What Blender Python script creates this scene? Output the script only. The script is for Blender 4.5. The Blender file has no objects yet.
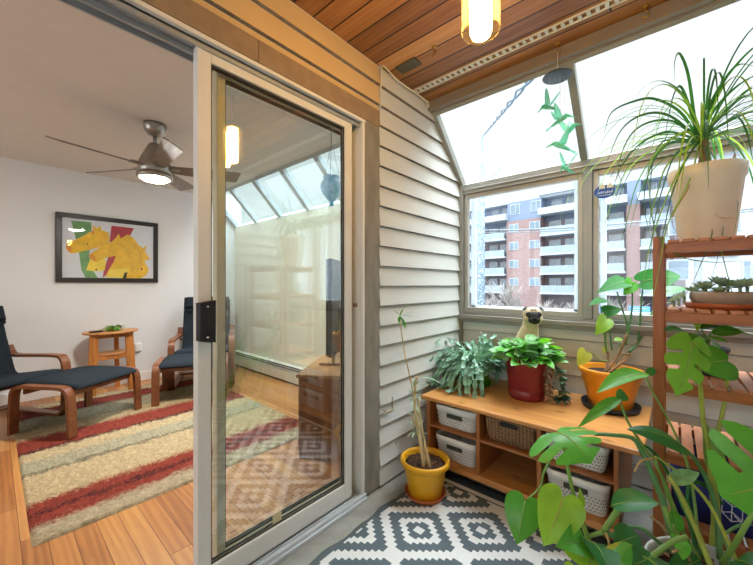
import bpy, math, random
from mathutils import Vector, Matrix
random.seed(11)
SC = bpy.context.scene
COL = SC.collection
PI = math.pi
V = Vector
# camera constants (metres): the eye stands on the enclosed balcony looking at the door corner
CAMX, CAMZ, YAW, FPX = 1.288, 1.18, math.radians(41.29), 337.6
SN, CS = math.sin(YAW), math.cos(YAW)

def at(px, py, X=None, Y=None, Z=None, D=None):
    """world point seen at a pixel of the 753x565 frame, on the given plane"""
    u = (px - 376.5) / FPX; v = (280.5 - py) / FPX
    dx, dy, dz = CS * u - SN, SN * u + CS, v
    if X is not None: t = (X - CAMX) / dx
    elif Y is not None: t = Y / dy
    elif Z is not None: t = (Z - CAMZ) / dz
    else: t = D
    return V((CAMX + dx * t, dy * t, CAMZ + dz * t))

# ------------------------------------------------------------------ materials
def srgb(c):
    if isinstance(c, str):
        c = c.lstrip('#'); c = [int(c[i:i + 2], 16) / 255 for i in (0, 2, 4)]
    return tuple((x / 12.92 if x <= .04045 else ((x + .055) / 1.055) ** 2.4) for x in c) + (1,)

class NT:
    def __init__(s, name):
        s.m = bpy.data.materials.new(name); s.m.use_nodes = True
        s.t = s.m.node_tree; s.n = s.t.nodes; s.l = s.t.links
        s.b = s.n['Principled BSDF']; s.out = s.n['Material Output']
    def new(s, typ, **kw):
        n = s.n.new(typ)
        for k, v in kw.items(): setattr(n, k, v)
        return n
    def link(s, a, b): s.l.new(a, b)
    def coords(s, scale=(1, 1, 1), rot=(0, 0, 0), loc=(0, 0, 0)):
        tc = s.new('ShaderNodeTexCoord'); mp = s.new('ShaderNodeMapping')
        mp.inputs['Scale'].default_value = scale; mp.inputs['Rotation'].default_value = rot
        mp.inputs['Location'].default_value = loc
        s.link(tc.outputs['Object'], mp.inputs['Vector']); return mp.outputs['Vector']
    def noise(s, vec, scale, detail=3, rough=.55, dist=0):
        n = s.new('ShaderNodeTexNoise'); n.inputs['Scale'].default_value = scale
        n.inputs['Detail'].default_value = detail; n.inputs['Roughness'].default_value = rough
        n.inputs['Distortion'].default_value = dist
        s.link(vec, n.inputs['Vector']); return n.outputs['Fac']
    def ramp(s, fac, stops, interp='LINEAR'):
        r = s.new('ShaderNodeValToRGB'); e = r.color_ramp.elements; r.color_ramp.interpolation = interp
        while len(e) < len(stops): e.new(.5)
        for i, (p, c) in enumerate(stops): e[i].position = p; e[i].color = c if len(c) == 4 else tuple(c) + (1,)
        s.link(fac, r.inputs['Fac']); return r.outputs['Color']
    def mix(s, fac, a, b, mode='MIX'):
        n = s.new('ShaderNodeMix', data_type='RGBA', blend_type=mode)
        for sock, v in ((n.inputs[0], fac), (n.inputs[6], a), (n.inputs[7], b)):
            if hasattr(v, 'is_output') or isinstance(v, bpy.types.NodeSocket): s.link(v, sock)
            else: sock.default_value = v
        return n.outputs[2]
    def math(s, op, a, b=None, c=None):
        n = s.new('ShaderNodeMath', operation=op)
        for i, v in enumerate((a, b, c)):
            if v is None: continue
            if isinstance(v, bpy.types.NodeSocket): s.link(v, n.inputs[i])
            else: n.inputs[i].default_value = v
        return n.outputs[0]
    def bump(s, h, strength=.3, dist=.01):
        b = s.new('ShaderNodeBump'); b.inputs['Strength'].default_value = strength
        b.inputs['Distance'].default_value = dist
        s.link(h, b.inputs['Height']); s.link(b.outputs['Normal'], s.b.inputs['Normal'])
    def base(s, col):
        if isinstance(col, bpy.types.NodeSocket): s.link(col, s.b.inputs['Base Color'])
        else: s.b.inputs['Base Color'].default_value = col
    def set(s, rough=.5, metal=0, spec=.5):
        s.b.inputs['Roughness'].default_value = rough; s.b.inputs['Metallic'].default_value = metal
        s.b.inputs['Specular IOR Level'].default_value = spec

def scaled(c, k): return tuple(min(1, x * k) for x in c[:3]) + (1,)

def mat(name, col, rough=.5, metal=0, var=.10, scale=14, bump=0, bscale=60, spec=.4, stretch=(1, 1, 1), dist=.004):
    t = NT(name); c = srgb(col) if isinstance(col, str) else col
    vec = t.coords(stretch)
    f = t.noise(vec, scale)
    t.base(t.ramp(f, [(.3, scaled(c, 1 - var)), (.7, scaled(c, 1 + var))]))
    t.set(rough, metal, spec)
    if bump: t.bump(t.noise(vec, bscale, 4), bump, dist)
    return t.m

def wood(name, light, dark, axis=0, rough=.4, scale=1.0, knots=False, spec=.4, bump=.08):
    t = NT(name); st = [9, 9, 9]; st[axis] = .9
    vec = t.coords([x * scale for x in st])
    f1 = t.noise(vec, 2.2, 4, .6, 1.2)
    f2 = t.noise(vec, 14, 3, .6, .3)
    f = t.math('ADD', t.math('MULTIPLY', f1, .7), t.math('MULTIPLY', f2, .3))
    a, b = srgb(light), srgb(dark)
    col = t.ramp(f, [(.32, b), (.5, tuple((x * .65 + y * .35) for x, y in zip(a, b))), (.68, a)])
    if knots:
        st2 = [4, 4, 4]; st2[axis] = 2
        vo = t.new('ShaderNodeTexVoronoi', voronoi_dimensions='2D'); vo.inputs['Scale'].default_value = 1.3
        t.link(t.coords(st2), vo.inputs['Vector'])
        k = t.ramp(vo.outputs['Distance'], [(.02, (.85, .85, .85, 1)), (.085, (0, 0, 0, 1))])
        col = t.mix(k, col, scaled(b, .45))
    t.base(col); t.set(rough, 0, spec)
    if bump: t.bump(f2, bump, .002)
    return t.m

def planks(name, light, mid, dark, length, width, axis, rough=.3, gap='#3a2412', gapw=.006, spec=.5, figure=1.0, offset=.37):
    """boards along X (axis 0) or Y (axis 1)"""
    t = NT(name)
    vec = t.coords(rot=(0, 0, 0 if axis == 0 else PI / 2))
    br = t.new('ShaderNodeTexBrick'); br.offset = offset; br.offset_frequency = 2
    t.link(vec, br.inputs['Vector'])
    br.inputs['Scale'].default_value = 1; br.inputs['Brick Width'].default_value = length
    br.inputs['Row Height'].default_value = width; br.inputs['Mortar Size'].default_value = gapw / 2
    br.inputs['Mortar Smooth'].default_value = .3; br.inputs['Bias'].default_value = 0
    br.inputs['Color1'].default_value = (0, 0, 0, 1); br.inputs['Color2'].default_value = (1, 1, 1, 1)
    br.inputs['Mortar'].default_value = (.5, .5, .5, 1)
    # per-board shift for the grain
    sep = t.new('ShaderNodeSeparateColor'); t.link(br.outputs['Color'], sep.inputs[0])
    comb = t.new('ShaderNodeCombineXYZ'); t.link(t.math('MULTIPLY', sep.outputs[0], 7.0), comb.inputs[2])
    va = t.new('ShaderNodeVectorMath', operation='ADD'); t.link(vec, va.inputs[0]); t.link(comb.outputs[0], va.inputs[1])
    vm = t.new('ShaderNodeVectorMath', operation='MULTIPLY'); t.link(va.outputs[0], vm.inputs[0]); vm.inputs[1].default_value = (1.6, 16, 3)
    g = t.noise(vm.outputs[0], 1.3, 4, .6, 2.2 * figure)
    g2 = t.noise(vm.outputs[0], 9, 3, .6, .4)
    wm = t.new('ShaderNodeVectorMath', operation='MULTIPLY'); t.link(va.outputs[0], wm.inputs[0]); wm.inputs[1].default_value = (.9, 9, 2)
    wv = t.new('ShaderNodeTexWave'); wv.wave_type = 'BANDS'; wv.bands_direction = 'Y'; wv.inputs['Scale'].default_value = 1.1; wv.inputs['Distortion'].default_value = 9; wv.inputs['Detail'].default_value = 2; wv.inputs['Detail Scale'].default_value = .8
    t.link(wm.outputs[0], wv.inputs['Vector'])
    f = t.math('ADD', t.math('MULTIPLY', sep.outputs[0], .40), t.math('ADD', t.math('MULTIPLY', g, .36), t.math('ADD', t.math('MULTIPLY', g2, .14), t.math('MULTIPLY', wv.outputs['Fac'], .16 * figure))))
    col = t.ramp(f, [(.22, srgb(dark)), (.5, srgb(mid)), (.78, srgb(light))])
    col = t.mix(br.outputs['Fac'], col, srgb(gap))
    t.base(col); t.set(rough, 0, spec)
    h = t.math('SUBTRACT', t.math('MULTIPLY', g2, .08), br.outputs['Fac'])
    t.bump(h, .35, .003)
    return t.m

def glass(name, tint=(1, 1, 1), refl=1.0, haze=0.0, ior=1.5):
    """clear pane: light passes straight through, the surface mirrors by angle"""
    t = NT(name); t.n.remove(t.b)
    tr = t.new('ShaderNodeBsdfTransparent'); tr.inputs[0].default_value = tuple(tint) + (1,)
    gl = t.new('ShaderNodeBsdfGlossy'); gl.inputs['Roughness'].default_value = haze
    gl.inputs['Color'].default_value = (1, 1, 1, 1)
    fr = t.new('ShaderNodeFresnel'); fr.inputs['IOR'].default_value = ior
    ge = t.new('ShaderNodeNewGeometry')                        # only the outward face mirrors (no false total reflection inside the pane)
    f = t.math('MULTIPLY', t.math('MULTIPLY', fr.outputs[0], refl), t.math('SUBTRACT', 1.0, ge.outputs['Backfacing']))
    mx = t.new('ShaderNodeMixShader'); t.link(f, mx.inputs[0]); t.link(tr.outputs[0], mx.inputs[1]); t.link(gl.outputs[0], mx.inputs[2])
    t.link(mx.outputs[0], t.out.inputs[0])
    return t.m

def emit(name, col, strength):
    t = NT(name); t.base(srgb(col) if isinstance(col, str) else col)
    t.b.inputs['Emission Color'].default_value = srgb(col) if isinstance(col, str) else col
    t.b.inputs['Emission Strength'].default_value = strength
    return t.m

# ------------------------------------------------------------------ mesh builder
WORLD = {}
class MB:
    def __init__(s): s.v = []; s.f = []; s.mi = []; s.sm = []
    def add(s, vs, fs, mi=0, smooth=False):
        o = len(s.v); s.v += [tuple(p) for p in vs]
        for f in fs: s.f.append([o + i for i in f]); s.mi.append(mi); s.sm.append(smooth)
        return s
    def box(s, x0, x1, y0, y1, z0, z1, mi=0):
        vs = [(x, y, z) for z in (z0, z1) for y in (y0, y1) for x in (x0, x1)]
        return s.add(vs, [(0, 2, 3, 1), (4, 5, 7, 6), (0, 1, 5, 4), (2, 6, 7, 3), (0, 4, 6, 2), (1, 3, 7, 5)], mi)
    def hexa(s, vs, mi=0):
        """8 corners ordered like box()"""
        return s.add(vs, [(0, 2, 3, 1), (4, 5, 7, 6), (0, 1, 5, 4), (2, 6, 7, 3), (0, 4, 6, 2), (1, 3, 7, 5)], mi)
    def bar(s, p, q, w, h, up=(0, 0, 1), mi=0):
        p, q = V(p), V(q); d = (q - p).normalized(); up = V(up)
        if abs(d.dot(up)) > .98: up = V((0, 1, 0))
        a = d.cross(up).normalized(); b = a.cross(d)
        vs = []
        for e in (p, q):
            for sb in (-1, 1):
                for sa in (-1, 1): vs.append(e + a * sa * w / 2 + b * sb * h / 2)
        return s.add(vs, [(0, 1, 3, 2), (4, 6, 7, 5), (0, 4, 5, 1), (2, 3, 7, 6), (0, 2, 6, 4), (1, 5, 7, 3)], mi)
    def tube(s, pts, r, n=8, mi=0, cap=True, flat=None):
        pts = [V(p) for p in pts]; k = len(pts)
        rs = r if isinstance(r, (list, tuple)) else [r] * k
        t0 = (pts[1] - pts[0]).normalized()
        a = t0.orthogonal().normalized(); vs = []; fs = []
        for i, p in enumerate(pts):
            t = (pts[min(i + 1, k - 1)] - pts[max(i - 1, 0)])
            t = t.normalized() if t.length > 1e-9 else t0
            a = (a - t * a.dot(t)); a = a.normalized() if a.length > 1e-6 else t.orthogonal().normalized()
            b = t.cross(a)
            for j in range(n):
                w = 2 * PI * j / n
                vs.append(p + (a * math.cos(w) + b * math.sin(w)) * rs[i])
        for i in range(k - 1):
            for j in range(n):
                fs.append((i * n + j, i * n + (j + 1) % n, (i + 1) * n + (j + 1) % n, (i + 1) * n + j))
        s.add(vs, fs, mi, True)
        if cap:
            o = len(s.v) - len(vs)
            s.f.append([o + j for j in range(n)][::-1]); s.mi.append(mi); s.sm.append(False)
            s.f.append([o + (k - 1) * n + j for j in range(n)]); s.mi.append(mi); s.sm.append(False)
        return s
    def lathe(s, prof, n=32, c=(0, 0, 0), mi=0, smooth=True, sx=1, sy=1, axis=None):
        vs = []; fs = []; k = len(prof); c = V(c)
        for (r, z) in prof:
            for j in range(n):
                w = 2 * PI * j / n
                p = V((r * math.cos(w) * sx, r * math.sin(w) * sy, z))
                vs.append(c + (axis @ p if axis else p))
        for i in range(k - 1):
            for j in range(n):
                fs.append((i * n + j, i * n + (j + 1) % n, (i + 1) * n + (j + 1) % n, (i + 1) * n + j))
        s.add(vs, fs, mi, smooth)
        o = len(s.v) - len(vs)
        if prof[0][0] > 1e-5: s.f.append([o + j for j in range(n)][::-1]); s.mi.append(mi); s.sm.append(False)
        if prof[-1][0] > 1e-5: s.f.append([o + (k - 1) * n + j for j in range(n)]); s.mi.append(mi); s.sm.append(False)
        return s
    def ball(s, c, r, n=12, m=8, mi=0):
        r = r if isinstance(r, (list, tuple)) else (r, r, r); c = V(c); vs = []; fs = []
        for i in range(m + 1):
            ph = PI * i / m
            for j in range(n):
                w = 2 * PI * j / n
                vs.append(c + V((r[0] * math.sin(ph) * math.cos(w), r[1] * math.sin(ph) * math.sin(w), r[2] * math.cos(ph))))
        for i in range(m):
            for j in range(n): fs.append((i * n + j, (i + 1) * n + j, (i + 1) * n + (j + 1) % n, i * n + (j + 1) % n))
        return s.add(vs, fs, mi, True)
    def prism(s, poly, a, b, mi=0):
        """poly: list of 3D points (planar); extruded by vector a..b"""
        n = len(poly); a, b = V(a), V(b)
        vs = [V(p) + a for p in poly] + [V(p) + b for p in poly]
        fs = [list(range(n))[::-1], list(range(n, 2 * n))] + [(i, (i + 1) % n, n + (i + 1) % n, n + i) for i in range(n)]
        return s.add(vs, fs, mi)
    def strip(s, rows, mi=0, smooth=True):
        """rows of points -> surface"""
        w = len(rows[0]); vs = [p for r in rows for p in r]
        fs = [(i * w + j, i * w + j + 1, (i + 1) * w + j + 1, (i + 1) * w + j) for i in range(len(rows) - 1) for j in range(w - 1)]
        return s.add(vs, fs, mi, smooth)
    def build(s, name, mats, parent=None, local=False, bevel=0, seg=2, solid=0, subd=0):
        me = bpy.data.meshes.new(name)
        off = V((0, 0, 0)) if (parent is None or local) else WORLD.get(parent.name, V((0, 0, 0)))
        vs = [(p[0] - off.x, p[1] - off.y, p[2] - off.z) for p in s.v]
        me.from_pydata(vs, [], s.f)
        for i, p in enumerate(me.polygons): p.material_index = s.mi[i]; p.use_smooth = s.sm[i]
        for m in (mats if isinstance(mats, (list, tuple)) else [mats]): me.materials.append(m)
        me.update()
        o = bpy.data.objects.new(name, me); COL.objects.link(o)
        if parent is not None:
            o.parent = parent; WORLD[o.name] = off
        else: WORLD[o.name] = V((0, 0, 0))
        if solid:
            md = o.modifiers.new('solid', 'SOLIDIFY'); md.thickness = solid; md.offset = 0
        if subd:
            md = o.modifiers.new('sub', 'SUBSURF'); md.levels = subd; md.render_levels = subd
        if bevel:
            md = o.modifiers.new('bevel', 'BEVEL'); md.width = bevel; md.segments = seg; md.limit_method = 'ANGLE'
            md.angle_limit = math.radians(40)
        return o

def tag(o, label=None, cat=None, group=None, kind=None):
    if label: o['label'] = label
    if cat: o['category'] = cat
    if group: o['group'] = group
    if kind: o['kind'] = kind
    return o

def thing(name, loc, label, cat, group=None):
    o = bpy.data.objects.new(name, None); COL.objects.link(o); o.empty_display_size = .05
    o.location = loc; WORLD[o.name] = V(loc)
    return tag(o, label, cat, group)

def struct(o): o['kind'] = 'structure'; return o

def copy_tree(o, parent=None):
    c = o.copy(); COL.objects.link(c); WORLD[c.name] = V(c.location)
    if parent is not None: c.parent = parent
    for ch in list(o.children): copy_tree(ch, c)
    return c

def curve(pts, n=8):
    """Catmull-Rom through points"""
    P = [V(p) for p in pts]
    if len(P) == 2: return [P[0].lerp(P[1], i / n) for i in range(n + 1)]
    out = []
    for i in range(len(P) - 1):
        p0 = P[i - 1] if i else P[0] * 2 - P[1]
        p1, p2 = P[i], P[i + 1]
        p3 = P[i + 2] if i + 2 < len(P) else P[-1] * 2 - P[-2]
        for k in range(n):
            t = k / n
            out.append(.5 * ((2 * p1) + (p2 - p0) * t + (2 * p0 - 5 * p1 + 4 * p2 - p3) * t * t + (3 * p1 - p0 - 3 * p2 + p3) * t ** 3))
    out.append(P[-1]); return out

def lerp(a, b, t): return a + (b - a) * t
# ================================================================== materials of the setting
M = {}
M['siding'] = mat('siding paint', '#c9cac3', .62, var=.035, scale=5, bump=.10, bscale=40, stretch=(1, .5, 2))
M['trim_grey'] = mat('weathered grey trim', '#857f74', .8, var=.18, scale=16, bump=.6, bscale=120, stretch=(1, 1, .35))
M['trim_brown'] = mat('brown trim board', '#8d7860', .75, var=.12, scale=18, bump=.4, bscale=110)
M['door_white'] = mat('ivory door paint', '#d9d7d0', .38, var=.02)
M['alu'] = mat('bare grey aluminium', '#b0b5b8', .35, .6, var=.05)
M['bronze'] = mat('bronze window frame', '#8d8c84', .42, .25, var=.06)
M['bronze_dark'] = mat('dark gasket', '#3c372f', .6)
M['concrete'] = mat('grey painted concrete', '#94938b', .8, var=.22, scale=7, bump=.3, bscale=70)
M['plaster'] = mat('white wall paint', '#dcdddd', .7, var=.012, scale=3, bump=.05, bscale=150)
M['plaster_ceil'] = mat('ceiling paint', '#d8d2cb', .85, var=.02, scale=9, bump=.25, bscale=90)
M['plaster_cream'] = mat('cream wall paint', '#d9d4c2', .7, var=.012, scale=3)
M['base_white'] = mat('white baseboard paint', '#e4e3e0', .4, var=.01)
M['oak_floor'] = planks('oak strip floor', '#cb9354', '#b57842', '#935a2d', .95, .085, 0, .32, gap='#6a3b18', gapw=.003, figure=1.0)
M['cedar_ceiling'] = planks('cedar ceiling boards', '#c8935a', '#9f6b3c', '#6d4526', 1.7, .112, 0, .45, gap='#24110a', gapw=.010, spec=.3, figure=.35)
M['glass'] = glass('window glass', (.97, .985, .985), .8)
M['door_glass'] = glass('door glass', (.945, .98, .97), 3.2, ior=1.52)
M['heater'] = mat('heater enamel', '#dcd8cb', .4, var=.02)
M['black'] = mat('matte black', '#15161a', .55, var=.2)
M['white_plastic'] = mat('white plastic', '#e6e6e3', .35, var=.02)

H_DOOR = 2.085          # top of the door frame
Y_OPEN, Y_JAMB = -.42, 1.352
Y_B = 2.5              # inner face of the balcony window wall
W_BAL = 2.26           # balcony width
Z_BAL = 2.45           # balcony ceiling
X_PIC = -3.61          # picture wall
Y_LIV0 = -2.6
Z_LIV = 2.42

def siding_wall(mb, p_of, span, z0, z1, pitch, edge=None, lap=.016):
    """lap boards; p_of(t, out, z) maps along-wall t, offset out, height z to a point; span(z) -> (t0, t1)"""
    k0 = math.floor((z0 - 1.1666) / pitch); z = 1.1666 + k0 * pitch
    while z < z1 - 1e-4:
        a, b = max(z + .0045, z0), min(z + pitch, z1)
        if b - a > .004:
            fo = lambda q: lap * (1 - (q - z) / pitch) + .003
            (t0, t1), (u0, u1) = span(a), span(b)
            if t1 - t0 > .01:
                vs = [p_of(t0, 0, a), p_of(t1, 0, a), p_of(t0, fo(a), a), p_of(t1, fo(a), a),
                      p_of(u0, 0, b), p_of(u1, 0, b), p_of(u0, fo(b), b), p_of(u1, fo(b), b)]
                mb.hexa(vs)
                if edge is not None:                           # painted lap shadow, in bare-wood brown, along the lower lip of every board
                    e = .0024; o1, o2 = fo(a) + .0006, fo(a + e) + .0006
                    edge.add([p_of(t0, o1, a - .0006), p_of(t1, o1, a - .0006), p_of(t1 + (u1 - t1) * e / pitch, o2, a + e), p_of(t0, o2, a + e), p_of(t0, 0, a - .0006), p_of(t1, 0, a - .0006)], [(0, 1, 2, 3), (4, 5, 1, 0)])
        z += pitch

# ------------------------------------------------------------------ wall between the rooms
m = MB()
def span_right(z):
    rake = 2.5 - (z - 1.93) * .957
    return (1.482, min(2.445, rake - .012))
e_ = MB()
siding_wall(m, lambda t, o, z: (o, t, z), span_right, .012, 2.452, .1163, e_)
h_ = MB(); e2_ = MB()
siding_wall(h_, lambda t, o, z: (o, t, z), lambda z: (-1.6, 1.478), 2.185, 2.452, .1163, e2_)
siding_wall(m, lambda t, o, z: (o, t, z), lambda z: (-1.6, Y_OPEN - .13), .012, 2.18, .1163)
w_ = struct(m.build('wall_door_side', M['siding']))
M['lip'] = mat('lap shadow board lip', '#776e60', .9, var=.25, scale=30)
e_.build('lap_shadow_strip', M['lip'], w_)
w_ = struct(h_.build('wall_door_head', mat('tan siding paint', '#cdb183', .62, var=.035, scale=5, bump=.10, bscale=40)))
e2_.build('lap_shadow_strip', M['lip'], w_)
m = MB()
m.box(-.12, -.0005, Y_JAMB, 2.55, 0, 1.93); m.box(-.12, -.0005, Y_JAMB, 2.03, 1.93, 2.5)
m.box(-.12, -.0005, Y_LIV0, Y_OPEN, 0, 2.5); m.box(-.12, -.0005, Y_OPEN, Y_JAMB, H_DOOR, 2.5)
m.prism([(-.12, 2.03, 1.93), (-.12, 2.50, 1.93), (-.12, 2.03, 2.42)], (0, 0, 0), (.1195, 0, 0))
struct(m.build('wall_between_rooms', M['plaster']))
m = MB(); m.box(-.0005, .014, 1.357, 1.478, .012, 2.088)
struct(m.build('trim_1', M['trim_grey'], bevel=.002))
m = MB(); m.box(-.0005, .016, .72, 1.478, 2.088, 2.182); m.box(-.0005, .016, Y_OPEN - .12, .718, 2.088, 2.182)
struct(m.build('trim_2', M['trim_brown'], bevel=.002))
m = MB(); m.box(-.0005, .014, Y_OPEN - .12, Y_OPEN - .003, .012, 2.088)
struct(m.build('trim_3', M['trim_grey'], bevel=.002))
# thin vertical joint strip where the tan-painted head boards meet the side boards
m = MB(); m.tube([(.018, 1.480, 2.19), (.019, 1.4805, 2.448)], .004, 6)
struct(m.build('trim_4', M['siding']))

# ------------------------------------------------------------------ floors and ceilings
m = MB(); m.box(-.12, W_BAL + .1, -1.7, 2.6, -.08, 0)
struct(m.build('floor_balcony', M['concrete']))
m = MB(); m.box(X_PIC - .1, -.1202, Y_LIV0 - .1, 2.46, -.08, .004)
struct(m.build('floor_living_room', M['oak_floor']))
m = MB(); m.box(X_PIC - .1, -.1202, Y_LIV0 - .1, 2.03, Z_LIV, Z_LIV + .12)
struct(m.build('ceiling_living_room', M['plaster_ceil']))
m = MB(); m.box(.0002, W_BAL + .1, -1.7, 2.03, Z_BAL + .002, Z_BAL + .09)
struct(m.build('ceiling_balcony', M['cedar_ceiling']))
# grooves between the ceiling boards are real: thin boards laid under the deck
# ------------------------------------------------------------------ living room walls
m = MB(); m.box(X_PIC - .1, X_PIC, Y_LIV0 - .1, 2.48, 0, 2.5)
struct(m.build('wall_picture_side', M['plaster']))
m = MB(); m.box(X_PIC, -.1202, 2.38, 2.46, .0, 2.02)
struct(m.build('wall_living_room_end', M['plaster_cream']))
m = MB()
m.box(X_PIC, -.12, Y_LIV0 - .1, Y_LIV0, 0, .8); m.box(X_PIC, -.12, Y_LIV0 - .1, Y_LIV0, 2.15, 2.5)
m.box(X_PIC, -2.9, Y_LIV0 - .1, Y_LIV0, .8, 2.15); m.box(-.7, -.12, Y_LIV0 - .1, Y_LIV0, .8, 2.15)
struct(m.build('wall_living_room_far_side', M['plaster']))
m = MB()
for x in (-2.9, -1.83, -.76): m.box(x, x + .06, Y_LIV0 - .07, Y_LIV0 - .01, .8, 2.15)
m.box(-2.9, -.7, Y_LIV0 - .07, Y_LIV0 - .01, .8, .86); m.box(-2.9, -.7, Y_LIV0 - .07, Y_LIV0 - .01, 2.09, 2.15)
w = struct(m.build('added_window_3', M['base_white']))  # unseen window, added to let sky light into the living room
m = MB(); m.box(-2.84, -.76, Y_LIV0 - .045, Y_LIV0 - .039, .86, 2.09); m.build('glass_pane', M['glass'], w)  # pane of the added unseen window
m = MB()
m.box(X_PIC, X_PIC + .014, Y_LIV0, 2.38, .004, .115)
struct(m.build('baseboard_picture_side', M['base_white'], bevel=.003))

# sloped glazing over the living room's end wall
def slope_window(name, x0, x1, bars, ya, za, yb, zb, frame_mat, gl, bw=.045, bd=.06, rail=.05):
    f = MB(); up = V((0, zb - za, -(yb - ya))).normalized(); up = V((0, -(zb - za), (yb - ya))).normalized()
    for x in bars: f.bar((x, ya, za), (x, yb, zb), bw, bd, up)
    f.bar((x0, ya, za), (x1, ya, za), rail, bd, up); f.bar((x0, yb, zb), (x1, yb, zb), rail, bd, up)
    o = struct(f.build(name, frame_mat, bevel=.003))
    g = MB(); n = V((0, -(zb - za), (yb - ya))).normalized() * .004
    if n.z < 0: n = -n
    for a, b in zip(bars[:-1], bars[1:]):
        q = [V((a, ya, za)), V((b, ya, za)), V((b, yb, zb)), V((a, yb, zb))]
        g.prism(q, -n * .5, n * .5)
    g.build('glass_pane', gl, o)
    return o
bars = [X_PIC + .02 + i * .5795 for i in range(7)]; bars[-1] = -.14
slope_window('window_2', X_PIC, -.12, bars, 2.03, 2.43, 2.42, 2.03, mat('pale grey rafter', '#b4bcc0', .5, var=.03), M['glass'], .065)

# ------------------------------------------------------------------ balcony window wall
m = MB()
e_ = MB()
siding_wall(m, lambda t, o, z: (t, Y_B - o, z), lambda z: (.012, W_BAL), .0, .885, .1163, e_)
m.box(.0, W_BAL, Y_B + .0005, Y_B + .1, 0, .93)
w_ = struct(m.build('wall_window_side', M['siding']))
e_.build('lap_shadow_strip', M['lip'], w_)
m = MB()
m.box(.0, W_BAL, Y_B - .075, Y_B + .1, .915, .945); m.box(0, W_BAL, Y_B - .05, Y_B + .0, .888, .915)
m.box(.0, .03, Y_B - .05, Y_B - .02, .0, .888)
struct(m.build('trim_5', mat('grey window ledge paint', '#8d877d', .5, .1, var=.05), bevel=.003))
Z_S, Z_R0, Z_R1 = .955, 1.888, 1.965
m = MB()
YF0, YF1 = Y_B - .045, Y_B + .03
m.box(.002, W_BAL, YF0, YF1, Z_R0, Z_R1)                      # head rail
m.box(.002, W_BAL, YF0 - .006, YF0, Z_R0 + .028, Z_R0 + .038)
m.box(.002, W_BAL, YF0, YF1, .945, .965)                      # sill rail
m.box(.002, .045, YF0 - .012, YF1, .945, Z_R1)                # corner post
for x in (.862, 1.72): m.box(x, x + .05, YF0 - .004, YF1, .965, Z_R0)
m.box(W_BAL - .04, W_BAL, YF0, YF1, .965, Z_R0)
w1 = struct(m.build('window_1', M['bronze'], bevel=.004))
m = MB()                                                       # sashes set into the openings
for a, b in ((.047, .860), (.914, 1.718), (1.772, W_BAL - .042)):
    y0, y1 = YF0 + .012, YF0 + .047
    for t in (.03,):
        m.box(a, a + t, y0, y1, .967, Z_R0 - .002); m.box(b - t, b, y0, y1, .967, Z_R0 - .002)
        m.box(a + t, b - t, y0, y1, .967, .967 + .036); m.box(a + t, b - t, y0, y1, Z_R0 - .034, Z_R0 - .002)
m.build('sash', mat('greige window sash', '#a5a298', .4, .15, var=.05), w1, bevel=.003)
m = MB()                                                       # pale outer storm frame
for a, b in ((.077, .83), (.944, 1.688), (1.80, W_BAL - .07)):
    for c0, c1 in ((a, a + .03), (b - .03, b)): m.box(c0, c1, YF1 - .004, YF1 + .03, 1.0, Z_R0 - .03)
    m.box(a, b, YF1 - .004, YF1 + .03, 1.0, 1.015)
vy = NT('translucent white vinyl'); vy.base(srgb('#e8ecee')); vy.set(.5)
tl = vy.new('ShaderNodeBsdfTranslucent'); tl.inputs[0].default_value = srgb('#e8eef2'); mx = vy.new('ShaderNodeMixShader'); mx.inputs[0].default_value = .6
vy.link(vy.b.outputs[0], mx.inputs[1]); vy.link(tl.outputs[0], mx.inputs[2]); vy.link(mx.outputs[0], vy.out.inputs[0])
m.build('storm_frame', vy.m, w1)
m = MB()
for a, b in ((.07, .84), (.94, 1.695), (1.795, W_BAL - .07)): m.box(a, b, YF0 + .027, YF0 + .033, .99, Z_R0 - .02)
m.build('glass_pane', M['glass'], w1)
slope_window('window_4', .0, W_BAL, [.022, .868, 1.72, W_BAL - .02], 2.062, 2.395, 2.50, 1.955, M['bronze'], M['glass'], .04, .055, .04)
m = MB()
m.box(.0, W_BAL, 1.995, 2.03, 2.385, 2.4495); m.box(.0, W_BAL, 2.03, 2.085, 2.378, 2.50)
struct(m.build('trim_6', mat('brown header board', '#7c6f60', .7, var=.1, scale=12, stretch=(.3, 2, 2)), bevel=.003))
m = MB(); m.box(.003, .022, 1.98, 2.03, 2.405, 2.447); m.bar((.012, 2.075, 2.385), (.012, 2.487, 1.955), .02, .03, (1, 0, 0))
struct(m.build('trim_7', M['siding']))

# ------------------------------------------------------------------ rest of the balcony shell
m = MB()
siding_wall(m, lambda t, o, z: (W_BAL - o, t, z), lambda z: (-1.6, min(2.445, 2.5 - max(0, z - 1.93) * .957)), .0, 2.452, .1163)
struct(m.build('wall_opposite', M['siding']))
m = MB(); m.box(W_BAL + .0005, W_BAL + .1, -1.7, 2.04, 0, 2.5); m.box(W_BAL + .0005, W_BAL + .1, 2.04, 2.6, 0, 1.9)
struct(m.build('wall_opposite_outer', M['concrete']))
m = MB()
m.box(0, W_BAL, -1.7, -1.6, 0, .95); m.box(0, W_BAL, -1.7, -1.6, 2.25, 2.5)
m.box(0, .15, -1.7, -1.6, .95, 2.25); m.box(W_BAL - .15, W_BAL, -1.7, -1.6, .95, 2.25)
struct(m.build('wall_balcony_back', M['siding']))
m = MB()
for x in (.15, 1.1, W_BAL - .2): m.box(x, x + .05, -1.68, -1.62, .95, 2.25)
m.box(.15, W_BAL - .15, -1.68, -1.62, .95, 1.0); m.box(.15, W_BAL - .15, -1.68, -1.62, 2.2, 2.25)
w5 = struct(m.build('added_window_5', M['bronze']))  # unseen end glazing, added to bring sky light onto the balcony
m = MB(); m.box(.2, W_BAL - .2, -1.653, -1.647, 1.0, 2.2); m.build('glass_pane', M['glass'], w5)  # pane of the added unseen end glazing

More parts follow.
